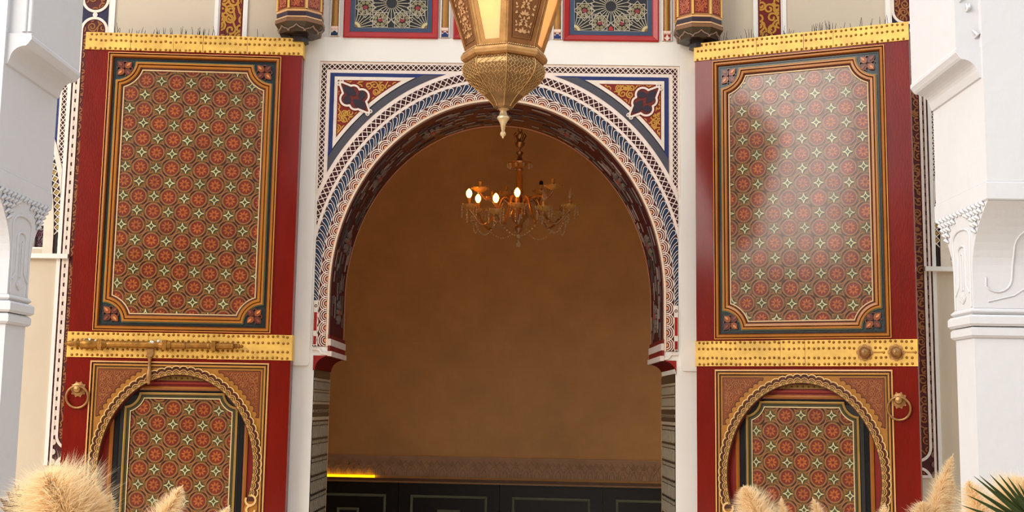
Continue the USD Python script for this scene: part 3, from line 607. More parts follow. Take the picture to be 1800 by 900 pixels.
# ================================================================ SETTING: the two piers in front
def pier(s_, label):
    M = (lambda sg: (lambda v: np.c_[sg * v[:, 0], v[:, 1], v[:, 2]]))(s_)
    XI, XU = (1.455, 1.385) if s_ < 0 else (1.497, 1.425)
    yn, yf = -3.0, -2.57; ym, hs = -2.785, .075
    p = Thing('column', label, 'column', base=(s_ * 1.7, ym, 0), kind='structure', mp=M)
    def blk(x0, x1, y0, y1, z0, z1, ch=.006):
        r = lambda z, d: np.array([[x0 + d, y0 + d, z], [x1 - d, y0 + d, z], [x1 - d, y1 - d, z], [x0 + d, y1 - d, z]])
        rings = [r(z0, ch), r(z0 + ch, 0), r(z1 - ch, 0), r(z1, ch)]
        return B().strips(rings, WHITE).cap(rings[-1], WHITE).cap(rings[0], WHITE, flip=True)
    def grow(b1, b2): b1.p += b2.p; return b1
    XO = XI + .62
    p.part('shaft', blk(XI, XI + .34, ym - hs, ym + hs, 0, 1.845), 'limewash')
    rg = B()
    for z0, z1, g in ((1.835, 1.868, .012), (1.870, 1.905, .018), (1.907, 1.925, .010)): grow(rg, blk(XI - g, XI + .34 + g, ym - hs - g, ym + hs + g, z0, z1, .007))
    p.part('neck_ring', rg, 'limewash', label='stepped ring under the capital')
    # capital: flush inner face, hollow front and back growing to the block
    ts = np.linspace(0, 1, 15); z = 1.925 + .31 * ts
    fl = np.where(ts < .35, 0, ((ts - .35) / .65)) ** 2.1
    half = hs + .004 + (.215 - hs - .004) * fl; ox = .34 + (XO - XI - .34) * fl
    rings = [np.array([[XI, ym - h, zz], [XI + o, ym - h, zz], [XI + o, ym + h, zz], [XI, ym + h, zz]]) for h, zz, o in zip(half, z, ox)]
    cb = B()
    for side in range(4):
        for i in range(len(rings) - 1):
            a, c = rings[i][[side, (side + 1) % 4]], rings[i + 1][[side, (side + 1) % 4]]
            cb.add(np.vstack([a, c[::-1]]), [[0, 1, 2], [0, 2, 3]], WHITE)
    cb.cap(rings[-1], WHITE)
    p.part('capital', cb, 'limewash', label='flared capital with carved lancets')
    hz = lambda zz: np.interp(zz, z, half)
    car = B(); face = lambda q: [(XI - .001, ym + yy * hz(zz) / hs, zz) for yy, zz in q]
    n_ = 14
    U1 = [(-.055, 1.975)] + [(-.030, 2.0), (-.026, 2.09)] + [tuple(x) for x in np.c_[arc(0, 2.10, .026, 180, 0, 9)]] + [(.026, 2.09), (.030, 2.0), (.055, 1.975)]
    U2 = [(-.006, 1.985), (-.006, 2.09)] + [tuple(x) for x in arc(0, 2.095, .006, 180, 0, 5)] + [(.006, 1.985)]
    U3 = [(-.062, 1.93), (-.062, 2.02), (-.054, 2.10)] + [tuple(x) for x in arc(0, 2.13, .048, 170, 10, 9)] + [(.054, 2.10), (.062, 2.02), (.062, 1.93)]
    for q, r in ((U1, .0042), (U2, .0032), (U3, .004)): car.tube(face(q), r, WHITE, 6)
    for a in (-50, -25, 0, 25, 50):
        c_, s2 = math.cos(math.radians(90 + a)), math.sin(math.radians(90 + a)); car.tube(face([(0, 1.945), (.018 * c_, 1.945 + .020 * s2), (.030 * c_, 1.945 + .034 * s2)]), [.003, .007, .002], WHITE, 6)
    r = np.random.default_rng(9)
    for yy in np.linspace(-.9, .9, 13):
        for k in range(5):
            zz = 2.232 - .018 * k - (.0 if abs(yy) > .35 else 0)
            if zz < 2.232 - .085 * abs(yy) ** 1.2 or abs(yy) < .3 and k > 1: continue
            y3 = ym + yy * hz(zz) * .97; car.tube([(XI - .002, y3 - .008, zz - .008), (XI - .010, y3, zz), (XI - .002, y3 + .010, zz + .007)], [.003, .007, .003], WHITE, 5)
    p.part('carving', car, 'limewash', label='low carved lancet and leaf work on the inner face')
    fr = B()
    def front(q): return [(x, ym - hz(zz) - .0005, zz) for x, zz in q]
    cx = XI + .17 + .005
    bell = [(cx - .135, 2.02)] + [tuple(x) for x in arc(cx - .10, 2.02, .045, 200, 350, 9)][1:] + [(cx - .052, 2.06)] + [tuple(x) for x in arc(cx, 2.115, .052, 180, 0, 11)] + [(cx + .052, 2.06)] + [tuple(x) for x in arc(cx + .10, 2.02, .045, 190, 340, 9)]
    fr.tube(front(bell), .0035, WHITE, 6); fr.tube(front([(cx, 2.12), (cx + .001, 2.02)]), .002, WHITE, 5)
    for a in (-1, 1): fr.tube(front([(cx, 2.01), (cx + a * .02, 1.985), (cx + a * .05, 1.965), (cx + a * .09, 1.955), (cx + a * .13, 1.945)]), .003, WHITE, 6)
    for a in (-40, 0, 40):
        c_, s2 = math.cos(math.radians(90 + a)), math.sin(math.radians(90 + a)); fr.tube(front([(cx, 1.96), (cx + .02 * c_, 1.96 + .02 * s2), (cx + .035 * c_, 1.96 + .038 * s2)]), [.002, .006, .002], WHITE, 6)
    p.part('front_carving', fr, 'limewash', label='thin raised bell curve on the hollow face')
    # impost block with grooved lower band, cavetto and the wider block over it
    p.part('abacus', grow(blk(XI - .004, XO, yn - .004, yf + .004, 2.236, 2.292, .004), blk(XI - .001, XO, yn - .001, yf + .001, 2.290, 2.30, .002)), 'limewash', label='flat band over the capital')
    p.part('block', blk(XI, XO, yn, yf, 2.296, 5.5, .003), 'limewash')
    prof = [(XI, 2.612), (XI - .006, 2.614), (XI - .010, 2.624)] + [(XI - .012 - (XI - XU - .024) * (1 - math.cos(t)), 2.626 + .044 * math.sin(t)) for t in np.linspace(0.1, math.pi / 2, 8)] + [(XU + .006, 2.676), (XU + .002, 2.682), (XU - .004, 2.690), (XU - .004, 2.700), (XU, 2.706), (XU + .02, 2.708), (XI, 2.708)]
    Mc = (lambda sg: (lambda v: np.c_[sg * v[:, 0], v[:, 2], v[:, 1]]))(s_)
    cv = B().slab(Polygon(prof).buffer(0), yn + .012, yf - .004, WHITE, bottom=True)
    p.part('cavetto', cv, 'limewash', label='hollow moulding under the upper block', mp=Mc)
    p.part('upper_block', blk(XU, XI + .01, yn + .02, yf - .006, 2.7, 5.5, .003), 'limewash')
    p.part('lintel', blk(XO - .05, 11.5, yn + .12, yf - .12, 5.2, 5.5, .003), 'limewash', label='slim lintel running on to the side, out of view')
    p.part('arcade_spandrel', blk(XO - .05, 3.25, yn + .03, yf - .03, 2.75, 5.21, .003), 'limewash', label='stub of the arcade beside the pier')
    p.part('far_pier', blk(4.4, 4.8, yn + .1, yf - .1, 0, 5.21, .003), 'limewash')
    ms = B()
    if s_ < 0:
        for x in (XU + .006, XU + .022): ms.tube([(x, yn + .02, 2.715), (x, yn + .02, 4.9)], .007, WHITE, 8)
    else:
        r = np.random.default_rng(4)
        for k in range(60):
            x, zz = XU + .012 + r.uniform(0, .05), 2.72 + r.uniform(0, .9); ms.tube([(x, yn + .02, zz), (x + r.uniform(-.008, .008), yn + .012, zz + .01), (x + r.uniform(-.01, .01), yn + .02, zz + .025)], [.003, .007, .003], WHITE, 5)
    p.part('front_moulding', ms, 'limewash', label='upright mouldings on the front of the upper block')
pier(-1, 'shaded grey white column with carved capital, left of the gate')
pier(1, 'sunlit cream column with carved capital, right of the gate')

# ================================================================ THE GATE: two painted leaves swung open
DW = 1.17
def notched(bx_, d, R, corner, h, n=9):
    """Rectangle bx_ inset by d, its corners bitten out by circles of radius R + d about the fixed corner points; counter-clockwise ring."""
    x0, z0, x1, z1 = bx_[0] + d, bx_[1] + d, bx_[2] - d, bx_[3] - d; r = R + d; out = []
    for cx, cz, ex, ez in ((bx_[2] + corner, bx_[1] - corner, x1, z0), (bx_[2] + corner, bx_[3] + corner, x1, z1), (bx_[0] - corner, bx_[3] + corner, x0, z1), (bx_[0] - corner, bx_[1] - corner, x0, z0)):
        sx, sz = np.sign(ex - (x0 + x1) / 2), np.sign(ez - (z0 + z1) / 2)
        a_h = (cx - sx * math.sqrt(max(r * r - (ez - cz) ** 2, 1e-9)), ez)     # on the horizontal edge
        a_v = (ex, cz - sz * math.sqrt(max(r * r - (ex - cx) ** 2, 1e-9)))     # on the vertical edge
        p, q = (a_h, a_v) if sx * sz < 0 else (a_v, a_h)
        t0, t1 = math.atan2(p[1] - cz, p[0] - cx), math.atan2(q[1] - cz, q[0] - cx)
        dt = (t1 - t0 + math.pi) % (2 * math.pi) - math.pi
        out += [(cx + r * math.cos(t0 + dt * k / (n - 1)), cz + r * math.sin(t0 + dt * k / (n - 1)), h) for k in range(n)]
    return np.array(out)
C_FIELD, C_LINE, C_DISC, C_PETAL, C_ARC, C_STAR, C_SBG = S(112, 78, 24), S(158, 100, 52), S(116, 36, 8), S(176, 90, 30), S(56, 11, 3), S(216, 200, 146), S(60, 64, 34)
def rosette_shapes(x, z, r, tilt):
    k = r / .040; disc = ell(x, z, .0380 * k, .0380 * k, 0, 20)
    rim = ell(x, z, .0440 * k, .0440 * k, 0, 20).difference(disc)
    pet = [leaf(x + .006 * k * math.cos(a), z + .006 * k * math.sin(a), .024 * k, .0105 * k, a, 5) for a in tilt + np.arange(8) * math.pi / 4]
    tt = np.linspace(-1, 1, 8); arcs = [Polygon(np.r_[[(x + (.0512 + .0052 * math.cos(1.57 * a)) * k * math.cos(math.radians(q + 27 * a)), z + (.0512 + .0052 * math.cos(1.57 * a)) * k * math.sin(math.radians(q + 27 * a))) for a in tt], [(x + (.0512 - .0052 * math.cos(1.57 * a)) * k * math.cos(math.radians(q + 27 * a)), z + (.0512 - .0052 * math.cos(1.57 * a)) * k * math.sin(math.radians(q + 27 * a))) for a in tt[::-1]]]).buffer(0) for q in (45, 135, 225, 315)]
    outer = [ribbon(arc(x, z, .0572 * k, q - 37, q + 37, 6), .0046 * k, res=1) for q in (45, 135, 225, 315)]
    return disc, rim, unary_union(pet), unary_union(arcs), unary_union(outer)
def star_shapes(x, z, r):
    k = r / .04; bg = unary_union([ell(x + .016 * k * a, z + .016 * k * b, .0115 * k, .0115 * k, 0, 8) for a, b in ((1, 0), (-1, 0), (0, 1), (0, -1))] + [box(x - .014 * k, z - .014 * k, x + .014 * k, z + .014 * k)])
    R, q = .0255 * k, .0082 * k
    P_ = lambda m: Polygon([(x + m * (R if i % 2 == 0 else q * 1.41) * math.cos(i * math.pi / 4), z + m * (R if i % 2 == 0 else q * 1.41) * math.sin(i * math.pi / 4)) for i in range(8)])
    st = P_(1.0).difference(P_(.56)).union(unary_union([leaf(x + .0125 * k * a, z + .0125 * k * b, .0165 * k, .0072 * k, math.atan2(b, a), 5) for a, b in ((1, 0), (-1, 0), (0, 1), (0, -1))]))
    return bg, st
def painted_field(t, parent, region, p0, ax, ay, r, h, M, sub):
    """Rosettes and stars on a tilted checkerboard, clipped by the cream line."""
    x0, z0, x1, z1 = region.bounds; r_ = np.random.default_rng(int(p0[1] * 1000)); lines = []; prep = shapely.prepared.prep(region)
    small = region.buffer(-.0005)
    for j in range(-40, 40):
        for i in range(-14, 15):
            c = np.array(p0) + ax * (i + .5 * (j % 2)) + np.array(ay) * j; s_c = c + ax * .5
            jt = r_.uniform(-.003, .003, 4); tl = r_.uniform(0, .8); v = r_.uniform(.88, 1.12)
            if x0 - .08 < c[0] < x1 + .08 and z0 - .08 < c[1] < z1 + .08:
                d, rim, pet, ar, ou = rosette_shapes(c[0] + jt[0], c[1] + jt[1], r, tl)
                clip = (lambda g: g) if prep.contains(Point(*c).buffer(r * 1.6)) else (lambda g: g.intersection(small))
                b = B()
                for g, h1, col in ((ou, h + .0016, C_LINE), (ar, h + .0012, C_ARC), (rim, h + .0026, C_LINE), (d, h + .0022, C_DISC * v), (pet, h + .0032, C_PETAL * v)):
                    g = clip(g)
                    if g.area > 1e-6: b.slab(g, h, h1, col)
                if b.p: t.part('rosette', b, 'zouak', parent=parent, mp=M)
            if x0 - .05 < s_c[0] < x1 + .05 and z0 - .05 < s_c[1] < z1 + .05:
                bg, st = star_shapes(s_c[0] + jt[2], s_c[1] + jt[3], r); b = B()
                clip = (lambda g: g) if prep.contains(Point(*s_c).buffer(r)) else (lambda g: g.intersection(small))
                for g, h1, col in ((bg, h + .0018, C_SBG * r_.uniform(.8, 1.25)), (st, h + .003, C_STAR * r_.uniform(.85, 1.05))):
                    g = clip(g)
                    if g.area > 1e-6: b.slab(g, h, h1, col)
                if b.p: t.part('star', b, 'zouak', parent=parent, mp=M)
            # double lines that link the stars along the diagonals
            for dx, dz in ((ax * .5 + np.array(ay)), (-ax * .5 + np.array(ay))):
                e = np.array([dx, dz]); L = np.linalg.norm(e); u = e / L; n = np.array([-u[1], u[0]]); a, b2 = s_c + u * r * .62, s_c + e - u * r * .62
                if not (x0 - .1 < s_c[0] < x1 + .1 and z0 - .1 < s_c[1] < z1 + .1): continue
                for o in (-1, 1): lines.append(ribbon([tuple(a + n * o * r * .17), tuple(b2 + n * o * r * .17)], r * .11, res=1))
                m = (a + b2) / 2; lines.append(ribbon([tuple(m - u * r * .28), tuple(m + u * r * .28)], r * .16, cap=1, res=1))
    g = unary_union(lines).intersection(small)
    t.part('strapwork', B().slab(g, h, h + .0011, C_LINE * .82), 'zouak', parent=parent, label='thin double lines between the stars', kind='stuff', mp=M)

def gate_leaf(name, s_, hinge, ang, ux, label, knob):
    ca, sa = math.cos(ang), math.sin(ang); e = np.array([s_ * ca, -sa]); nn = np.array([-s_ * sa, -ca])
    hinge = np.array(hinge)
    def M(v):
        u = ux(v[:, 0]); p = hinge + u[:, None] * e + v[:, 2:3] * nn
        return np.c_[p, v[:, 1]]
    USED[('/World', name)] = 0
    t = Thing(name, label, 'gate', base=(hinge[0], hinge[1], 0.04), kind='structure', mp=M)
    RED_ = (1, 1, 1)
    wa = lambda d, dz=0.0: Polygon([(.577 + (.400 + d) * math.cos(q), 1.27 + (.480 + d + dz) * math.sin(q)) for q in np.linspace(-.33, math.pi + .33, 70)] + [(.577 - (.362 + d), 1.06), (.577 - (.362 + d), .12), (.577 + (.362 + d), .12), (.577 + (.362 + d), 1.06)]).buffer(0)
    hole = wa(0)
    panel_box = box(.112, 1.979, 1.045, 3.496)
    lf = box(0, .04, DW, 3.602)
    b = B().slab(lf, -.10, -.062, RED_, bottom=True).slab(lf.difference(panel_box).difference(hole), -.062, 0, RED_)
    t.part('leaf_boards', b, 'red_lacquer', label='red lacquered boards')
    # ---- upper panel
    fr = lambda dh, col: B().strips([rect_ring(.112, 1.979, 1.045, 3.496, d, h) for d, h in dh], col)
    t.part('panel_frame', fr([(0, -.002), (0, .010), (.005, .013), (.009, .006), (.012, .011), (.022, .012), (.027, .003), (.031, -.006)], [OCHRE_L, OCHRE_L, DARKRED, OCHRE, OCHRE, S(146, 80, 24), S(90, 44, 16)]), 'wood_paint', label='ochre moulded frame')
    NB = (.159, 2.030, .997, 3.444); nr = lambda d, h: notched(NB, d, .106, .003, h)
    N1 = Polygon(nr(0, 0)[:, :2]); N2 = Polygon(nr(.046, 0)[:, :2])
    R1 = box(.142, 2.009, 1.015, 3.466)
    t.part('panel_border', B().slab(R1.difference(N1), -.06, -.008, TEAL).slab(R1.difference(box(.150, 2.017, 1.007, 3.458)), -.008, -.005, S(26, 34, 36)).slab(N1.buffer(.006).difference(N1), -.008, .0, S(96, 104, 74)), 'wood_paint', label='dark blue green border')
    t.part('inner_moulding', B().strips([nr(d, h) for d, h in ((0, -.008), (0, .006), (.004, .009), (.011, .009), (.014, .003), (.017, .009), (.029, .008), (.033, .0), (.038, -.003))], [OCHRE, S(196, 130, 44), OCHRE, DARKRED, OCHRE, OCHRE, S(120, 60, 20), DARKRED]).strips([nr(d, h) for d, h in ((.038, -.003), (.041, .001), (.045, .001), (.046, -.008))], [S(236, 200, 150)] * 3), 'wood_paint', label='ochre moulding with hollowed corners and a cream line')
    P = t.part('panel_field', B().slab(N2.buffer(.006), -.06, -.008, C_FIELD), 'zouak', label='painted field of red rosettes and pale stars')
    painted_field(t, P, N2, (.854, 2.230), np.array([-.1625, -.0062 if s_ < 0 else .0]) if s_ < 0 else np.array([.1625, -.0055]), (-.0012, .0797), .0395, -.008, M, None)
    for cx, cz in ((.204, 3.405), (.953, 3.405), (.204, 2.070), (.953, 2.070)):
        sx, sz = (1 if cx > .5 else -1), (1 if cz > 2.7 else -1); ox, oz = cx + sx * .002, cz + sz * .002
        b = B(); r = np.random.default_rng(3)
        for k, (ang_, L) in enumerate(((45, .060), (135, .055), (225, .060), (315, .055))):
            a = math.radians(ang_); q = leaf(ox + .004 * math.cos(a), oz + .004 * math.sin(a), L * .86, .034, a)
            warm = (math.cos(a) * sx * math.sin(a) * sz) < 0
            b.slab(q, -.008, .004, S(150, 78, 40) if warm else S(104, 48, 36))
            b.slab(leaf(ox + .018 * math.cos(a), oz + .018 * math.sin(a), L * .5, .012, a, 5), .004, .008, S(214, 136, 78) if warm else S(140, 72, 50))
            b.slab(ribbon(arc(ox + .03 * math.cos(a + .8), oz + .03 * math.sin(a + .8), .011, 0, 250, 8), .0055), -.008, .002, S(112, 54, 36))
        t.part('corner_ornament', b, 'wood_paint', label='carved leaf cluster in the corner')
    # ---- brass bands with studs
    def brass_band(z0, z1, cuts, rows, pitch, lab):
        P = None; xs = [-.004] + cuts + [DW + .003]; r = np.random.default_rng(int(z0 * 100) + s_)
        for k in range(len(xs) - 1):
            hh = .005 + r.uniform(0, .0022); bb = B().slab(box(xs[k] + .0008, z0 + r.uniform(0, .002), xs[k + 1] - .0008, z1 - r.uniform(0, .003)), 0, hh, (1, 1, 1))
            if k == 0: bb.box(-.006, -.001, z0, z1, -.098, .005, (1, 1, 1))
            if P is None: P = t.part('brass_band', bb, 'brass_sheet', label=lab)
            else: t.part('brass_plate', bb, 'brass_sheet', parent=P)
        sb = B(); dome_ = [(.0074, 0), (.0068, .003), (.0045, .0056), (0, .0066)]
        for zz in rows:
            for x in np.arange(.018, DW - .008, pitch):
                c = (x + r.uniform(-.003, .003), zz + r.uniform(-.0025, .0025), .005)
                sb.lathe(dome_, (1, 1, 1), 8, at=c)
        t.part('stud', sb, 'brass_old', parent=P, label='rows of small dome studs', kind='stuff')
    brass_band(3.507, 3.607, [.36, .62, .78] if s_ > 0 else [.30, .54, .70, .93], (3.594, 3.562, 3.516), .0268, 'brass sheet band along the top edge')
    brass_band(1.836, 1.973, [.47, .60] if s_ > 0 else [.44, .75], (1.961, 1.928, 1.880, 1.848), .0262, 'broad brass band across the middle')
    # ---- lower frame, spandrels and scalloped arch
    t.part('lower_frame', B().strips([rect_ring(.112, .12, 1.045, 1.820, d, h) for d, h in ((0, 0), (0, .008), (.008, .010), (.011, .003), (.015, .003), (.017, .009), (.025, .009), (.029, .003), (.034, .002))], [S(214, 160, 92), S(220, 164, 96), DARKRED, DARKRED, S(200, 140, 62), S(196, 134, 54), S(84, 56, 26), S(84, 56, 26)]), 'wood_paint', label='gold and red lined frame round the small door')
    inner = box(.145, .15, 1.012, 1.787)
    sp = inner.difference(wa(.0))
    P = t.part('spandrel_board', B().slab(sp, 0, .003, S(172, 112, 36)), 'wood_paint', label='ochre board round the small arched door')
    for sx in (-1, 1):
        tri = (box(.158, 1.22, .56, 1.775) if sx < 0 else box(.594, 1.22, 1.0, 1.775)).difference(wa(.066)); g = max(getattr(tri, 'geoms', [tri]), key=lambda q: q.area)
        bumps = [ell(.577 + sx * (.400 + .062) * math.cos(q), 1.27 + (.480 + .062) * math.sin(q), .019, .019, 0, 10) for q in np.linspace(.0, 1.56, 24)]
        g = g.difference(unary_union(bumps)); g = max(getattr(g, 'geoms', [g]), key=lambda q: q.area)
        Q = t.part('spandrel', B().slab(g.buffer(.004), .003, .0042, S(84, 40, 20)).slab(g, .0042, .0048, S(134, 66, 28)), 'wood_paint', parent=P, label='brown carved corner of the arch')
        t.part('arabesque', B().slab(scrolls(g.buffer(-.008), 40 + sx, .032, .0046), .0048, .0072, S(158, 92, 46)), 'wood_paint', parent=P, label='low carved scrolls')
    outer = wa(.040); bd = outer.difference(hole).intersection(box(0, 1.10, 2, 2))
    P2 = t.part('arch_band', B().slab(bd, 0, .007, S(78, 36, 18)), 'wood_paint', label='scalloped arch round the small door')
    ea = np.linspace(-.30, math.pi + .30, 600); ex = np.c_[.577 + .400 * np.cos(ea), 1.27 + .480 * np.sin(ea)]; el = np.r_[0, np.cumsum(np.linalg.norm(np.diff(ex, axis=0), axis=1))]
    dx = np.gradient(ex, axis=0); dx /= np.linalg.norm(dx, axis=1, keepdims=True); en = np.c_[dx[:, 1], -dx[:, 0]]
    def oa(so): so = np.asarray(so, float); return np.c_[np.interp(so[:, 0], el, ex[:, 0]), np.interp(so[:, 0], el, ex[:, 1])] + np.c_[np.interp(so[:, 0], el, en[:, 0]), np.interp(so[:, 0], el, en[:, 1])] * so[:, 1:2]
    n = 46; CR = S(232, 188, 122)
    for i in range(n):
        sc = el[-1] * (i + .5) / n; hw = el[-1] / n / 2
        g1 = ribbon(oa(arc(sc, .036, hw * 1.02, 0, 180, 8, ry=.012)), .0052); g2 = ribbon(oa(arc(sc, .003, hw * 1.15, 0, 180, 9, ry=.025)), .0046); g3 = ribbon(oa(arc(sc, .003, hw * .72, 0, 180, 8, ry=.0155)), .004); g4 = Polygon(oa(arc(sc, .003, hw * .5, 0, 180, 7, ry=.010))).buffer(0)
        bb = B().slab(unary_union([g2, g3]), .007, .0105, S(206, 152, 84)).slab(g1, .003, .012, CR).slab(g4, .007, .0085, S(150, 120, 50))
        t.part('scallop', bb, 'wood_paint', parent=P2)
    for sx in (-1, 1):
        x = .577 + sx * .385; cb = [arc(x + sx * .012, 1.105, .026, 90 - sx * 0, 90 - sx * 300, 14), arc(x + sx * .014, 1.055, .022, 100, 100 + sx * 280, 12)]
        t.part('foot_scroll', B().slab(unary_union([ribbon(q, .010) for q in cb]), .003, .011, CR), 'wood_paint', parent=P2, label='scroll at the foot of the arch')
    # ---- small door set back in the arch
    hd = -.046
    wbx = (.214, .16, .940, 1.702)
    W = t.part('wicket', B().slab(wa(.02), -.0615, hd - .004, S(140, 22, 12)), 'wood_paint', label='small red door set back in the arch')
    t.part('reveal', B().slab(hole.difference(hole.buffer(-.0025)), -.061, .0, S(100, 20, 12)), 'wood_paint', parent=W)
    wr = lambda dh, col: B().strips([rect_ring(.214, .16, .937, 1.690, d, h) for d, h in dh], col)
    t.part('wicket_frame', wr([(0, hd - .004), (.0, hd + .006), (.010, hd + .010), (.020, hd + .006), (.022, hd), (.046, hd), (.048, hd + .002)], [S(176, 106, 40), OCHRE, S(150, 84, 30), DARKRED, S(34, 34, 36), S(34, 34, 36)]), 'wood_paint', parent=W, label='ochre and black frame of the small door')
    NB2 = (.272, .60, .866, 1.658); nr2 = lambda d, h: notched(NB2, d, .077, .003, h)
    t.part('wicket_border', B().slab(box(.236, .18, .915, 1.668).difference(Polygon(nr2(0, 0)[:, :2])), -.06, hd, S(36, 34, 32)), 'wood_paint', parent=W, label='dark border of the small door')
    t.part('wicket_moulding', B().strips([nr2(d, h) for d, h in ((0, hd), (0, hd + .010), (.005, hd + .013), (.012, hd + .011), (.018, hd + .003), (.027, hd + .003), (.029, hd + .007), (.033, hd + .007), (.034, hd - .002))], [S(150, 110, 50), S(196, 152, 74), S(150, 110, 48), S(64, 60, 34), S(70, 64, 38), S(236, 206, 150), S(236, 206, 150), DARKRED]), 'wood_paint', parent=W, label='gold moulding with hollowed corners')
    N4 = Polygon(nr2(.034, 0)[:, :2])
    F2 = t.part('wicket_field', B().slab(N4.buffer(.004), -.06, hd - .002, C_FIELD), 'zouak', label='painted field of the small door')
    N4c = N4.intersection(box(0, .98, 2, 2))
    painted_field(t, F2, N4c, (.774, 1.418) if s_ < 0 else (.404, 1.503), np.array([-.160, -.004]) if s_ < 0 else np.array([.162, .002]), (-.001, .0795), .0385, hd - .002, M, None)
    tb = B().box(.40, .755, 1.722, 1.745, hd - .004, hd + .002, S(150, 116, 48)).box(.36, .795, 1.703, 1.714, hd - .004, hd + .008, S(150, 44, 26))
    for x in np.linspace(.43, .725, 11): tb.lathe([(.006, 0), (.004, .005), (0, .006)], S(120, 80, 30), 8, at=(x, 1.733, hd + .002))
    t.part('wicket_top_strip', tb, 'wood_paint', parent=W, label='small studded strip at the top of the small door')
    # ---- ring knocker
    kx, kz = (1.100, 1.668) if s_ < 0 else (1.073, 1.668)
    kb = B().lathe([(.036, 0), (.036, .003), (.028, .007), (.020, .008), (.018, .016), (.021, .024), (.016, .033), (0, .036)], (1, 1, 1), 20, at=(kx, kz, .001))
    for k in range(10): kb.slab(leaf(kx + .022 * math.cos(k * .628), kz + .022 * math.sin(k * .628), .022, .016, k * .628), 0, .004, (1, 1, 1))
    P = t.part('knocker', kb, 'brass', label='brass rosette boss of the knocker')
    q = np.linspace(0, 2 * np.pi, 41)[:-1]
    t.part('knocker_ring', B().tube(np.c_[kx + .0565 * np.cos(q), kz - .040 + .0565 * np.sin(q), .024 + 0 * q - .006 * (1 - np.sin(q))], .0062, (1, 1, 1), 8, closed=True), 'brass', parent=P, label='brass ring hanging from the boss')
    ZD = np.array([[0, 0, -1.], [0, 1, 0], [1, 0, 0]])
    if not knob:    # long sliding bolt with its hanging hasp
        AXM = np.array([[0, 0, 1.], [1, 0, 0], [0, 1, 0]])
        prof = [(0, .245), (.006, .25), (.010, .256), (.007, .262), (.013, .270), (.009, .277), (.015, .286), (.011, .292), (.019, .300), (.017, .312), (.0165, .42), (.019, .423), (.019, .430), (.0165, .433), (.0165, .545), (.020, .549), (.020, .560), (.0175, .565), (.0175, .62), (.023, .626), (.024, .655), (.023, .680), (.019, .686), (.0185, .93), (.022, .945), (.016, .958), (.025, .980), (.018, 1.000), (.026, 1.03), (.029, 1.060), (.024, 1.088), (.015, 1.098), (.021, 1.112), (.011, 1.126), (.016, 1.15), (.008, 1.165), (0, 1.182)]
        P = t.part('bolt', B().lathe(prof, (1, 1, 1), 16, at=(0, 1.906, .030), M=AXM), 'brass_old', label='long turned brass bolt')
        for x in (.40, .655, .99): t.part('bolt_keeper', B().box(x - .010, x + .010, 1.880, 1.932, .004, .056, (1, 1, 1)), 'brass_old', parent=P)
        hb = B().box(.717, .753, 1.848, 1.890, .006, .020, (1, 1, 1)).box(.722, .748, 1.842, 1.852, .004, .024, (1, 1, 1))
        hb.lathe([(.009, 1.845), (.014, 1.838), (.009, 1.828), (.008, 1.80), (.013, 1.765), (.0155, 1.74), (.014, 1.722), (.009, 1.712), (.012, 1.706), (.005, 1.698), (0, 1.697)][::-1], (1, 1, 1), 14, at=(.735, 0, .018), M=np.array([[1., 0, 0], [0, 0, 1], [0, -1, 0]]))
        t.part('hasp', hb, 'brass', label='hanging brass hasp of the bolt')
        wf_ = B(); r = np.random.default_rng(2)
        for k in range(14):
            x = r.choice([.69 + r.uniform(-.04, .05), 1.03 + r.uniform(-.02, .06)]); wf_.lathe([(r.uniform(.004, .010), 0), (.003, .003), (0, .004)], S(226, 222, 212), 7, at=(x, 1.915 + r.uniform(-.004, .014), .045 + r.uniform(-.004, .003)))
        t.part('paint_fleck', wf_, 'stucco_paint', parent=P, label='whitish flecks stuck on the bolt', kind='stuff')
    else:
        for kx in (.908, 1.065):
            kb = B(); [kb.slab(ell(kx + .029 * math.cos(a), 1.906 + .029 * math.sin(a), .014, .014, 0, 10), .004, .012, (1, 1, 1)) for a in np.arange(8) * math.pi / 4]
            kb.lathe([(.026, .008), (.0285, .020), (.028, .036), (.022, .052), (.010, .060), (0, .0615)], (1, 1, 1), 20, at=(kx, 1.906, 0))
            t.part('door_knob', kb, 'brass', label='domed brass boss on a petalled plate')
            t.part('bolt_slot', B().box(kx + .045, kx + .094, 1.904, 1.910, .004, .0085, (1, 1, 1)).lathe([(.007, 0), (.005, .004), (0, .005)], (1, 1, 1), 8, at=(kx + .096, 1.906, .006)), 'brass_old')
    # ---- thin spikes on the top edge against birds
    r = np.random.default_rng(30 + s_)
    us = list(r.uniform(.40, 1.04, 42)) + [.22, .25, .58, .55] if s_ < 0 else list(r.uniform(.10, 1.07, 58))
    for u in us:
        L = r.uniform(.018, .062) ; lx, ly = r.uniform(-.012, .012), r.uniform(-.01, .01)
        t.part('spike', B().tube([(u, 3.598, -.03 + ly), (u + lx * .4, 3.605 + L * .5, -.03 + ly), (u + lx, 3.607 + L, -.03 + 2 * ly)], [.0016, .0014, .0008], (1, 1, 1), 4), 'dark_iron')
    return t
gate_leaf('door_1', -1, (-1.085, -.12), math.asin(.06 / 1.17), lambda u: u, 'left gate leaf in red and gold with a long brass bolt', False)
gate_leaf('door_2', 1, (1.076, -.12), math.atan2(.43, 1.032), lambda u: np.where(u < .112, u * (.099 / .112), .099 + (u - .112) * .963), 'right gate leaf in red and gold with two brass knobs', True)

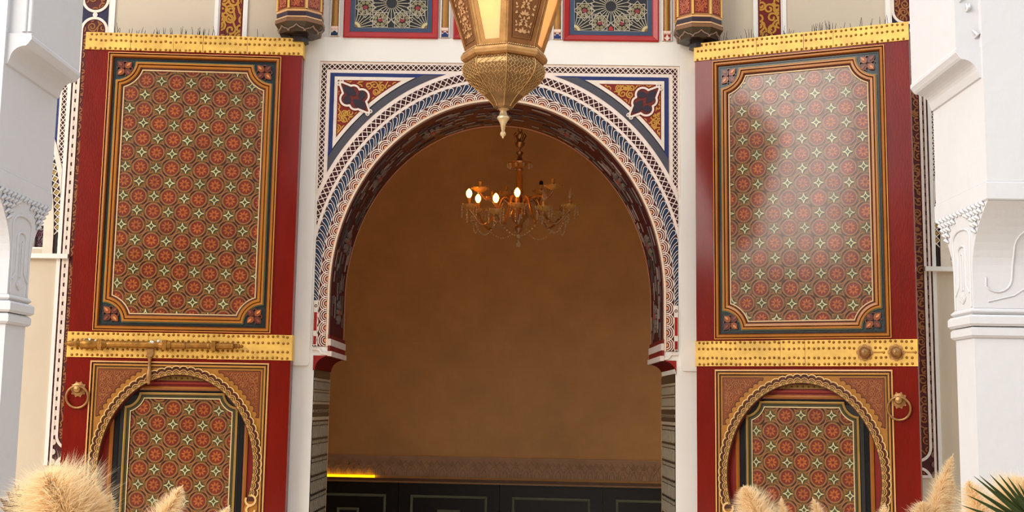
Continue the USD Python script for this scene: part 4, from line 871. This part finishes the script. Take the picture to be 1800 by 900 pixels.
# ---- painted wooden brackets that hold the gate pivots
for s_, x, lab in ((-1, -1.107, 'painted wooden pivot bracket over the left gate leaf'), (1, 1.098, 'painted wooden pivot bracket over the right gate leaf')):
    t = Thing('pivot_bracket', lab, 'bracket', base=(x, -.04, 3.58), mp=None)
    oct_ = lambda r, z: np.array([[x + r * math.cos(a), -.095 + r * math.sin(a) * .92, z] for a in np.radians(22.5 + 45 * np.arange(8))])
    b = B()
    lv = [(.052, 3.585), (.052, 3.618), (.060, 3.622)]; b.strips([oct_(*q) for q in lv], S(40, 26, 22)).cap(oct_(*lv[0]), S(30, 20, 18), flip=True)
    t.part('neck', b, 'wood_paint', label='dark pivot socket')
    lv = [(.060, 3.622), (.112, 3.626), (.122, 3.652), (.140, 3.676), (.140, 3.696), (.137, 3.699), (.137, 3.706), (.132, 3.709), (.132, 3.734), (.135, 3.737), (.135, 3.744), (.127, 3.748), (.127, 4.6)]
    cols = [S(40, 26, 20), S(66, 50, 34), S(72, 56, 36), S(128, 84, 46), S(60, 22, 18), S(228, 176, 122), S(52, 26, 36), S(48, 24, 34), S(232, 180, 124), S(222, 166, 108), S(150, 90, 44), S(168, 110, 46)]
    t.part('body', B().strips([oct_(*q) for q in lv], cols).cap(oct_(*lv[-1]), S(60, 30, 20)), 'wood_paint', label='eight-sided stepped body')
    for k in range(8):
        a = math.radians(45 * k); r_in = .127 * math.cos(math.radians(22.5)); hw = .127 * math.sin(math.radians(22.5))
        if math.sin(a) > .5: continue
        Mk = (lambda a, r_in: (lambda v: np.c_[x + (r_in + v[:, 2]) * math.cos(a) - v[:, 0] * math.sin(a), -.095 + .92 * ((r_in + v[:, 2]) * math.sin(a) + v[:, 0] * math.cos(a)), v[:, 1]]))(a, r_in)
        pn = box(-hw + .010, 3.757, hw - .010, 4.3)
        P = t.part('panel', B().slab(pn, 0, .002, S(120, 30, 20)), 'wood_paint', label='red panel of the bracket', mp=Mk)
        t.part('arabesque', B().slab(scrolls(pn.buffer(-.006).intersection(box(-1, 3.7, 1, 3.95)), 60 + k, .034, .006), .002, .0045, S(176, 86, 44)), 'wood_paint', parent=P, mp=Mk)
        t.part('bead', B().box(-hw - .004, -hw + .008, 3.75, 4.55, 0, .008, S(226, 176, 90)), 'wood_paint', parent=P, mp=Mk)
        og = [(-hw + .0, 3.628)] + [(-hw * .75, 3.640), (-hw * .3, 3.648), (0, 3.660), (hw * .3, 3.648), (hw * .75, 3.640)] + [(hw, 3.628)]
        Mo = (lambda a: (lambda v: np.c_[x + (.115 + v[:, 2] + (v[:, 1] - 3.63) * .5) * math.cos(a) * .93 - v[:, 0] * math.sin(a), -.095 + .92 * ((.115 + v[:, 2] + (v[:, 1] - 3.63) * .5) * math.sin(a) * .93 + v[:, 0] * math.cos(a)), v[:, 1]]))(a)
        t.part('ogee_line', B().slab(ribbon(og, .005), -.004, .004, S(150, 122, 104)), 'wood_paint', parent=P, mp=Mo)

# ================================================================ LANTERN in front of the arch
LX, LY = .0435, -2.0; LPH = math.radians(-90 + 4.0)
lan = Thing('lantern', 'large eight-sided pierced brass lantern hanging before the arch', 'lantern', base=(LX, LY, 2.63))
def lring(r, z, k=8): 
    a = LPH + np.arange(k) * 2 * math.pi / k; return np.c_[LX + r * np.cos(a), LY + r * np.sin(a), np.full(k, z)]
COP, BRS, DKB = S(160, 108, 64), S(204, 154, 96), S(92, 58, 30)
zb, zt, rb, rt = 2.960, 3.52, .146, .322
for k in range(8):
    v0, v1, w0, w1 = (lring(rb, zb)[k], lring(rb, zb)[(k + 1) % 8], lring(rt, zt)[k], lring(rt, zt)[(k + 1) % 8])
    o = (v0 + v1) / 2; eh = (v1 - v0); hw0 = np.linalg.norm(eh) / 2; eh = eh / (2 * hw0); top = (w0 + w1) / 2; ev = top - o; L = np.linalg.norm(ev); ev /= L; hw1 = np.linalg.norm(w1 - w0) / 2
    on = np.cross(eh, ev); on *= np.sign(on @ (o - np.array([LX, LY, zb])))
    Mk = (lambda o, eh, ev, on: (lambda v: o + v[:, :1] * eh + v[:, 1:2] * ev + v[:, 2:3] * on))(o, eh, ev, on)
    trap = lambda d, e: Polygon([(-hw0 + d, e), (hw0 - d, e), (hw1 - d, L - e), (-hw1 + d, L - e)])
    if k % 2 == 0:   # pierced metal side
        P = lan.part('pierced_panel', B().slab(trap(0, 0), -.004, 0, COP * .8, bottom=True).slab(trap(0, 0).difference(trap(.014, .024)), 0, .004, COP).slab(trap(.018, .03).difference(trap(.021, .034)), 0, .003, COP), 'lantern_metal', label='copper side with pierced leaf work', mp=Mk)
        inn = trap(.027, .046); shp = []; zz = .05; row = 0
        while zz < L - .05:
            w = hw0 + (hw1 - hw0) * zz / L - .029
            if row % 4 == 0:
                for a in (18, 48, 90, 132, 162): shp.append(leaf(.003 * math.cos(math.radians(a)), zz, .021 if a == 90 else .019, .0078, math.radians(a)))
                for sx in (-1, 1): shp += [leaf(sx * w, zz, .016, .007, math.radians(90 + sx * 35)), leaf(sx * w * .98, zz + .004, .012, .006, math.radians(90 + sx * 80))]
            elif row % 4 == 1:
                for sx in (-1, 1):
                    shp += [leaf(sx * .005, zz + .010, .016, .007, math.radians(90 - sx * 50)), leaf(sx * .018, zz + .006, .015, .007, math.radians(90 + sx * 30)), leaf(sx * w * .97, zz + .006, .014, .007, math.radians(90 + sx * 60))]
            elif row % 4 == 2:
                for sx in (-1, 1): shp += [leaf(sx * .003, zz + .010, .013, .006, math.radians(270 + sx * 50)), leaf(sx * .016, zz + .010, .014, .007, math.radians(90 + sx * 65)), leaf(sx * w * .95, zz + .010, .014, .007, math.radians(270 - sx * 30))]
            else:
                shp.append(leaf(0, zz - .004, .016, .007, math.radians(90)))
                for sx in (-1, 1): shp += [leaf(sx * .012, zz + .002, .014, .006, math.radians(90 - sx * 35)), leaf(sx * .022, zz + .004, .013, .006, math.radians(90 + sx * 15))]
            zz += .0165; row += 1
        lan.part('filigree', B().slab(unary_union([q.intersection(inn) for q in shp]), 0, .0035, S(240, 190, 140)), 'lantern_metal', parent=P, label='raised leaf filigree', mp=Mk)
    else:            # glazed side
        P = lan.part('glass_frame', B().slab(trap(0, 0).difference(trap(.027, .024)), -.004, .003, BRS, bottom=True).slab(trap(.004, .004).difference(trap(.012, .012)), .003, .005, BRS), 'lantern_metal', label='brass frame of a glazed side', mp=Mk)
        lan.part('glass_pane', B().slab(trap(.026, .023), -.003, -.0005, (1, 1, 1), bottom=True), 'frosted_glass', parent=P, label='frosted glass pane', mp=Mk)
for k in range(8):
    a, c = lring(rb + .001, zb)[k], lring(rt + .001, zt)[k]; lan.part('edge_bar', B().tube([a, c], .0042, BRS, 6), 'lantern_metal')
def octa(prof, col): b = B(); return b.strips([lring(r, z) for r, z in prof], col)
lan.part('rim', octa([(.140, 2.964), (.150, 2.966), (.166, 2.954), (.1695, 2.944), (.166, 2.932), (.156, 2.926), (.148, 2.924)], BRS), 'lantern_metal', label='projecting rim under the panels')
rbds = B()
for k in range(8):
    a, c = lring(.1605, 2.9585)[k], lring(.1605, 2.9585)[(k + 1) % 8]
    for q in np.linspace(.06, .94, 13): rbds.lathe([(.0044, 0), (.003, .0035), (0, .0045)], S(240, 200, 140), 6, at=a + (c - a) * q)
lan.part('rim_bead', rbds, 'lantern_metal', label='small beads along the rim', kind='stuff')
bp = [(.148, 2.926), (.157, 2.910), (.1585, 2.893), (.154, 2.874), (.142, 2.855), (.122, 2.835), (.098, 2.815), (.074, 2.796), (.054, 2.778), (.040, 2.762), (.034, 2.752), (.036, 2.749), (.030, 2.745), (.0, 2.745)]
P = lan.part('bowl', octa(bp[::-1], [S(140, 104, 64)] * 14), 'lantern_metal', label='embossed brass bowl under the rim')
em = B(); r = np.random.default_rng(8); zr = np.array([q[1] for q in bp])[::-1]; rr_ = np.array([q[0] for q in bp])[::-1]
def on_bowl(k, q, z):
    R_ = np.interp(z, zr, rr_); a, c = lring(R_, z)[k], lring(R_, z)[(k + 1) % 8]; p = a + (c - a) * q; return p + (p - np.array([LX, LY, z])) * .008
for k in range(8):
    for row, z in enumerate(np.linspace(2.80, 2.916, 17)):
        m = 9 if z > 2.855 else 6
        for i in range(m):
            q = (i + .5 + .25 * (row % 2) * (1 if row % 4 < 2 else -1)) / m; s1 = (1 if (i + row) % 2 else -1) * (.045 if row % 3 else .02)
            if not .05 < q < .95: continue
            em.tube([on_bowl(k, np.clip(q - s1, .03, .97), z - .0035), on_bowl(k, q, z + .0015), on_bowl(k, np.clip(q + s1, .03, .97), z + .0045)], [.0006, .0019 if z > 2.855 else .0011, .0006], S(226, 184, 124), 5)
lan.part('embossing', em, 'lantern_metal', parent=P, label='embossed flecks on the bowl', kind='stuff')
for k in range(8):
    lan.part('rib', B().tube([lring(R + .0012, z)[k] for R, z in bp[:-3]], .0026, S(196, 150, 92), 6), 'lantern_metal', parent=P)
lan.part('finial', B().lathe([(0, 2.6285), (.004, 2.632), (.0045, 2.637), (.0095, 2.640), (.012, 2.647), (.009, 2.654), (.006, 2.658), (.011, 2.685), (.018, 2.699), (.024, 2.707), (.0235, 2.714), (.015, 2.721), (.012, 2.736), (.019, 2.744), (.032, 2.747)], S(226, 196, 150), 20, at=(LX, LY, 0)), 'lantern_metal', label='turned brass finial')
lan.part('cap', octa([(.322, 3.52), (.345, 3.53), (.34, 3.56), (.26, 3.66), (.15, 3.78), (.06, 3.86), (.02, 3.88), (.0, 3.88)], BRS), 'lantern_metal', label='brass dome over the panels')
lan.part('bulb', B().tm(trimesh.creation.icosphere(3, .036), (1, 1, 1)) .tube([(0, 0, .03), (0, 0, .09)], .015, (1, 1, 1)), 'lantern_glow', label='glowing bulb inside', mp=lambda v: v + np.array([LX - .012, LY - .03, 3.135]))
ch = B()
for i in range(28):
    z = 3.88 + i * .043; q = np.linspace(0, 2 * np.pi, 13)[:-1]; o = np.c_[.011 * np.cos(q), 0 * q, .026 * np.sin(q)] if i % 2 else np.c_[0 * q, .011 * np.cos(q), .026 * np.sin(q)]
    ch.tube(o + [LX, LY, z + .02], .0035, BRS, 5, closed=True)
lan.part('chain', ch, 'lantern_metal', label='chain to the beam')
solo('beam', world_box(-2.1, 2.1, -2.08, -1.92, 5.05, 5.2), 'limewash', 'plaster beam across the courtyard that carries the lantern', 'beam', 'structure')

# ================================================================ CHANDELIER in the inner room
HX, HY = .128, 1.5
cd = Thing('chandelier', 'gilded crystal chandelier with candle bulbs glowing in the dim room', 'chandelier', base=(HX, HY, 2.68))
G1, G2 = S(186, 124, 62), S(120, 76, 34)
cd.part('stem', B().lathe([(0, 2.775), (.014, 2.78), (.030, 2.81), (.020, 2.835), (.042, 2.86), (.062, 2.90), (.050, 2.935), (.020, 2.95), (.026, 3.0), (.018, 3.03), (.030, 3.06), (.022, 3.09), (.024, 3.14), (.017, 3.20), (.024, 3.215), (.020, 3.225)], G1, 18, at=(HX, HY, 0)), 'amber_crystal', label='turned glass stem')
cd.part('crown_dish', B().lathe([(.020, 3.225), (.05, 3.232), (.078, 3.25), (.083, 3.262), (.070, 3.256), (.030, 3.25), (.018, 3.29), (.008, 3.32)], G1, 20, at=(HX, HY, 0)), 'amber_crystal', label='scalloped glass dish on the stem')
pb = B()
for k in range(10):
    a = k * .628; pb.tm(trimesh.creation.icosphere(1, .011), (1, 1, 1), smooth=False); pb.p[-1] = (pb.p[-1][0] * [1, 1, 1.5] + [HX + .08 * math.cos(a), HY + .08 * math.sin(a), 3.238], *pb.p[-1][1:])
cd.part('crown_drop', pb, 'crystal', label='cut drops round the crown dish', kind='stuff')
hk = B().tube([(HX, HY, 3.31), (HX, HY, 3.345)], .012, G2)
for i in range(20):
    q = np.linspace(0, 2 * np.pi, 11)[:-1]; z = 3.36 + i * .046; o = np.c_[.013 * np.cos(q), 0 * q, .028 * np.sin(q)] if i % 2 else np.c_[0 * q, .013 * np.cos(q), .028 * np.sin(q)]
    hk.tube(o + [HX, HY, z], .0038, G2, 5, closed=True)
for a in np.arange(4) * 1.57 + .4: hk.tube([(HX + .03 * math.cos(a), HY + .03 * math.sin(a), 3.47), (HX + .045 * math.cos(a), HY + .045 * math.sin(a), 3.455), (HX + .015 * math.cos(a), HY + .015 * math.sin(a), 3.40)], .005, G2, 6)
for z0_, r0_ in ((3.325, .020), (3.385, .028), (3.44, .024)): hk.lathe([(.006, z0_ - r0_), (r0_, z0_ - .004), (r0_ * 1.25, z0_ + r0_ * .6), (r0_ * .5, z0_ + r0_ * .5), (.005, z0_ + r0_)], G1, 12, at=(HX, HY, 0))
hk.lathe([(.0, 4.27), (.05, 4.275), (.06, 4.30)], G2, 14, at=(HX, HY, 0))
cd.part('chain', hk, 'brass', label='chain and hook')
def dirp(az, r, z): a = math.radians(az); return np.array([HX + r * math.sin(a), HY - r * math.cos(a), z])
ARMS = [(-68, .362, 2.925, 1, .135), (-128, .362, 2.955, 1, .135), (-26, .35, 2.865, 1, .135), (-4, .20, 2.925, 1, .10), (33, .30, 2.90, 3, .12), (69, .365, 2.935, 3, .12), (118, .33, 2.93, 0, .12), (176, .35, 2.93, 0, .12),
        (-80, .27, 3.055, 0, 0), (-140, .28, 3.04, 0, 0), (-163, .30, 3.09, 0, 0), (150, .31, 3.10, 4, 0), (55, .275, 3.06, 0, 0)]
DISH = [(.006, -.012), (.022, -.008), (.046, .006), (.054, .020), (.048, .015), (.020, .004), (.012, .006)]
for az, R, z, lit, dip in ARMS:
    n = 15; t = np.linspace(0, 1, n)
    if dip: rad = .035 + (R - .035) * t; zz = 2.965 + .055 * np.sin(np.pi * np.clip(t / .38, 0, 1)) - dip * np.sin(np.pi * np.clip((t - .30) / .70, 0, 1)) ** 1.2 + (z - .012 - 2.965) * t ** 3
    else: rad = .035 + (R - .035) * t ** .9; zz = 2.945 + .07 * np.sin(np.pi * np.clip(t * 1.25, 0, 1)) + (z - .012 - 2.945) * t ** 3.0
    pts = np.array([dirp(az, a, b_) for a, b_ in zip(rad, zz)])
    P = cd.part('arm', B().tube(pts, np.linspace(.0105, .0075, n), G1, 8), 'amber_crystal', label='curved glass arm')
    tip = dirp(az, R, z)
    db = B().lathe(DISH, S(236, 176, 84), 16, at=tip)
    for k in range(8):
        a = k * math.pi / 4; db.tube([tip + [.050 * math.cos(a), .050 * math.sin(a), .016], tip + [.058 * math.cos(a), .058 * math.sin(a), .024], tip + [.057 * math.cos(a), .057 * math.sin(a), .008]], [.004, .006, .002], S(240, 190, 104), 5)
    cd.part('drip_dish', db, 'amber_crystal', parent=P, label='petalled drip dish')
    cz = .062 if lit != 3 else .05
    cb = B().lathe([(.0115, .004), (.0115, cz), (.009, cz + .003), (0, cz + .003)], S(226, 170, 92) if lit != 4 else S(240, 200, 140), 12, at=tip)
    if lit == 4: cb.lathe([(.013, cz), (.015, cz + .02), (.008, cz + .03), (0, cz + .034)], S(24, 18, 14), 10, at=tip)
    cd.part('candle_sleeve', cb, 'wood_paint', parent=P, label='amber candle sleeve')
    if lit == 1: cd.part('bulb', B().lathe([(.007, cz + .003), (.016, cz + .016), (.021, cz + .032), (.018, cz + .048), (.008, cz + .062), (0, cz + .068)], (1, 1, 1), 12, at=tip), 'bulb_glow', parent=P, label='lit candle bulb')
    if lit == 3: cd.part('bulb', B().lathe([(.006, cz + .003), (.015, cz + .02), (.017, cz + .036), (.012, cz + .055), (.003, cz + .082), (0, cz + .085)], (1, 1, 1), 12, at=tip), 'crystal', parent=P, label='unlit clear bulb')
    if dip:
        gb = B()
        for k in range(7):
            a = k * .9; L = .05 + .02 * (k % 3)
            for q in range(4): gb.tm(trimesh.creation.icosphere(1, .0055), (1, 1, 1), smooth=False); gb.p[-1] = (gb.p[-1][0] * [1, 1, 1.3] + tip + [.05 * math.cos(a), .05 * math.sin(a), .004 - L * q / 3], *gb.p[-1][1:])
        cd.part('pendant', gb, 'crystal', parent=P, label='hanging crystal drops')
low = sorted([a for a in ARMS if a[4] and a[1] > .29], key=lambda a: a[0])
for i, a in enumerate(low):
    c = low[(i + 1) % len(low)]; p, q = dirp(a[0], a[1] - .02, a[2] - .03), dirp(c[0], c[1] - .02, c[2] - .03); gb = B()
    for t in np.linspace(0, 1, 19): gb.tm(trimesh.creation.icosphere(1, .0058), (1, 1, 1), smooth=False); gb.p[-1] = (gb.p[-1][0] + (p + (q - p) * t) * [1, 1, 1] - [0, 0, .13 * 4 * t * (1 - t)], *gb.p[-1][1:])
    cd.part('bead_string', gb, 'crystal', label='hanging string of crystal beads')
gb = B()
for z, r_ in ((2.755, .016), (2.725, .012), (2.70, .018)): gb.tm(trimesh.creation.icosphere(1, r_), (1, 1, 1), smooth=False); gb.p[-1] = (gb.p[-1][0] + [HX, HY, z], *gb.p[-1][1:])
cd.part('end_ball', gb, 'crystal', label='crystal ball under the stem')

# ================================================================ PLANTS in the foreground
def at_px(px, py, Y):
    d = _r * (px - 900) / 2100 + _u * (450 - py) / 2100 + _f; return EYE + d * (Y - EYE[1]) / d[1]
def plume(label, tip, base, width, seed, n=4200, droop=0.0, floor_z=.62, group=None, lean=None):
    """One pampas plume: a stem and thousands of fine strands; TIP and BASE are points of the plume."""
    r = np.random.default_rng(seed); tip, base = np.asarray(tip, float), np.asarray(base, float)
    ax = tip - base; L = np.linalg.norm(ax)
    foot = np.array([lean[0], lean[1], floor_z]) if lean is not None else np.array([base[0], base[1], floor_z])
    t_ = Thing('pampas_plume', label, 'pampas grass', base=foot, group=group)
    k = np.linspace(0, 1, 12)
    spine = lambda q: base + ax * np.asarray(q)[..., None] + np.stack([0 * np.asarray(q), 0 * np.asarray(q), -droop * np.asarray(q) ** 2], -1)
    sp = spine(k); low = np.array([foot + (sp[0] - foot) * q for q in np.linspace(0, 1, 5)[:-1]])
    t_.part('stalk', B().tube(np.vstack([low, sp]), np.r_[np.full(4, .004), np.linspace(.004, .0012, 12)], S(190, 150, 90), 6), 'pampas', label='thin straw stalk')
    q = r.beta(1.1, 1.0, n); p0 = spine(q * .96); u = ax / L
    rv = r.normal(size=(n, 3)); rv -= (rv @ u)[:, None] * u; rv /= np.linalg.norm(rv, axis=1, keepdims=True)
    prof = np.sin(np.pi * np.clip(q * .86 + .12, 0, 1)) ** .75 * (1.05 - .35 * q)
    ln = width * prof * r.uniform(.45, 1.15, n); up = .55 + .6 * r.random(n)
    d1 = rv * .75 + u * up[:, None]; d1 /= np.linalg.norm(d1, axis=1, keepdims=True)
    d2 = d1 + rv * .35 + r.normal(size=(n, 3)) * .28 + np.array([0, 0, -.25]); d2 /= np.linalg.norm(d2, axis=1, keepdims=True)
    a = p0; b = p0 + d1 * ln[:, None] * .6; c = b + d2 * ln[:, None] * .75
    sd = np.cross(d1, r.normal(size=(n, 3))); sd /= np.linalg.norm(sd, axis=1, keepdims=True); w = r.uniform(.0005, .0011, n)[:, None]
    v = np.stack([a - sd * w, a + sd * w, b - sd * w * .9, b + sd * w * .9, c], 1).reshape(-1, 3); i = np.arange(n)[:, None] * 5
    f = np.vstack([i + [0, 1, 3], i + [0, 3, 2], i + [2, 3, 4]])
    t_.part('plume', B().add(v, f, (1, 1, 1), smooth=True), 'pampas', label='feathery seed head', kind='stuff')
YP, YL = -2.3, -3.45
def vase(x, y, label):
    solo('vase', B().lathe([(0, 0), (.11, 0), (.13, .03), (.19, .25), (.20, .40), (.15, .55), (.10, .62), (.12, .66), (.11, .66), (.085, .62), (.13, .55), (.16, .40), (0, .39)], (1, 1, 1), 28), 'clay', label, 'vase', mp=lambda v: v + np.array([x, y, 0]), base=(x, y, 0))
vx1, vx2 = at_px(130, 900, YL)[0], at_px(1380, 900, YP)[0]
vase(vx1, YL, 'clay vase under the big pampas bunch on the left')
YP2 = -2.45; vx3 = at_px(1655, 900, YP2)[0]
vase(vx2, YP, 'clay vase below the right gate leaf'); vase(vx3, YP2, 'clay vase beside the sunlit column')
F1, F2, F3 = (vx1, YL), (vx2, YP), (vx3, YP2)
plume('broad fluffy cream pampas plume at the foot of the left wall', at_px(78, 815, YL - .1), at_px(150, 1010, YL), 0.148, 1, 9000, .02, lean=F1)
plume('pampas plume leaning right beside the broad fluffy one', at_px(168, 852, YL - .05), at_px(155, 1000, YL), 0.063, 2, 3000, .0, lean=F1)
plume('thin wispy pampas tip in front of the red stile', at_px(196, 866, YL), at_px(160, 1010, YL), 0.052, 3, 1500, .0, lean=F1)
plume('slim pampas plume before the small door of the left leaf', at_px(322, 852, YL), at_px(235, 1000, YL), 0.056, 4, 3600, .0, lean=F1)
plume('little pampas tip right of the slim plume', at_px(404, 888, YL), at_px(350, 985, YL), 0.037, 5, 1200, .0, lean=F1)
plume('broad pampas plume before the small door of the right leaf', at_px(1306, 852, YP), at_px(1372, 1000, YP), .105, 6, 5200, .0, lean=F2)
plume('narrow pampas tip right of the broad plume', at_px(1373, 872, YP), at_px(1384, 990, YP), .045, 7, 1500, .0, lean=F2)
plume('leaning pampas tip in the middle of the small right door', at_px(1428, 874, YP), at_px(1468, 985, YP), .05, 8, 1500, .0, lean=F2)
plume('small pampas tip at the right edge of the small arch', at_px(1556, 884, YP), at_px(1540, 990, YP), .05, 9, 1400, .0, lean=F2)
plume('tall pointed pampas plume between gate leaf and sunlit column', at_px(1676, 797, YP2), at_px(1618, 965, YP2), .055, 10, 3600, .0, lean=F3)
plume('second golden plume behind the tall pointed one', at_px(1676, 838, YP2 + .06), at_px(1638, 970, YP2 + .06), .055, 11, 3000, .0, lean=F3)
plume('low fluffy plume left of the tall pointed one', at_px(1622, 880, YP2), at_px(1628, 985, YP2), .08, 12, 2600, .0, lean=F3)
YR = -3.35
vx4 = at_px(1800, 1200, YR)[0]
vase(vx4 + .02, YR, 'clay vase of the palm leaf at the right edge')
plume('golden pampas plume behind the palm leaf', at_px(1800, 822, YR + .12), at_px(1772, 985, YR + .12), .12, 13, 5200, .03, lean=(vx4 + .02, YR))
plume('faint wispy plume against the sunlit column', at_px(1702, 842, YR + .14), at_px(1740, 985, YR + .14), .075, 14, 1800, .0, lean=(vx4 + .02, YR))
# fan palm leaf
hub = at_px(1842, 948, YR); pl = Thing('palm_leaf', 'dark green fan palm leaf at the right edge', 'palm leaf', base=(vx4 + .02, YR, .6))
pl.part('stalk', B().tube([(vx4 + .02, YR, .6), (vx4 + .03, YR, 1.0), hub], .006, S(60, 70, 24), 7), 'palm', label='leaf stalk')
tips = [(1690, 880), (1700, 862), (1703, 846), (1712, 829), (1722, 828), (1740, 826), (1756, 826), (1771, 830), (1790, 842), (1812, 850), (1840, 850), (1866, 858), (1890, 870), (1690, 905)]
for j, (px, py) in enumerate(tips):
    tp = at_px(px, py, YR - .02 + .012 * (j % 3)); d = tp - hub; L = np.linalg.norm(d); u = d / L; sd = np.cross(u, [0, -1, 0]); sd /= np.linalg.norm(sd); k = np.linspace(0, 1, 8); w = .0085 * np.clip(k * 6, .3, 1) * (1 - k ** 1.8) + .0003
    mid = hub + d * k[:, None] + np.array([0, .0, -1]) * (.012 * k ** 2)[:, None]; up = np.array([0, -.35, 0])
    Lf, Rt = mid - sd * w[:, None] + up * w[:, None], mid + sd * w[:, None] + up * w[:, None]
    bk = np.array([0, .0012, 0])
    pl.part('leaflet', B().strips([Lf, mid], (1, 1, 1), closed=False).strips([mid, Rt], (1, 1, 1), closed=False).strips([mid + bk, Lf + bk], (1, 1, 1), closed=False).strips([Rt + bk, mid + bk], (1, 1, 1), closed=False), 'palm')
# dried flower head at the left edge
fh = at_px(38, 905, YL); df = Thing('dried_flower', 'brown dried flower head beside the shaded column', 'dried flower', base=(vx1, YL, .62))
df.part('stalk', B().tube([(vx1, YL, .62), (fh + [vx1, YL, .62]) / 2 + [0, 0, .05], fh], .004, S(96, 70, 46), 6), 'dry_flower')
r = np.random.default_rng(6); fb = B()
for k in range(70):
    a, e_ = r.uniform(0, 6.28), r.uniform(-.2, 1.4); d = np.array([math.cos(a) * math.cos(e_), math.sin(a) * math.cos(e_), math.sin(e_)]); fb.tube([fh + d * .012, fh + d * .035 + [0, 0, .01], fh + d * .055 + [0, 0, .022]], [.003, .006, .001], (1, 1, 1), 4)
df.part('flower_head', fb, 'dry_flower', label='spiky brown head', kind='stuff')
cu = at_px(58, 890, YL); q = np.linspace(0, 4.6, 16)
df.part('curl', B().tube(np.vstack([[fh], cu + np.c_[.012 * np.cos(q), 0 * q, .012 * np.sin(q)]]), .0022, (1, 1, 1), 5), 'palm', label='small green tendril')
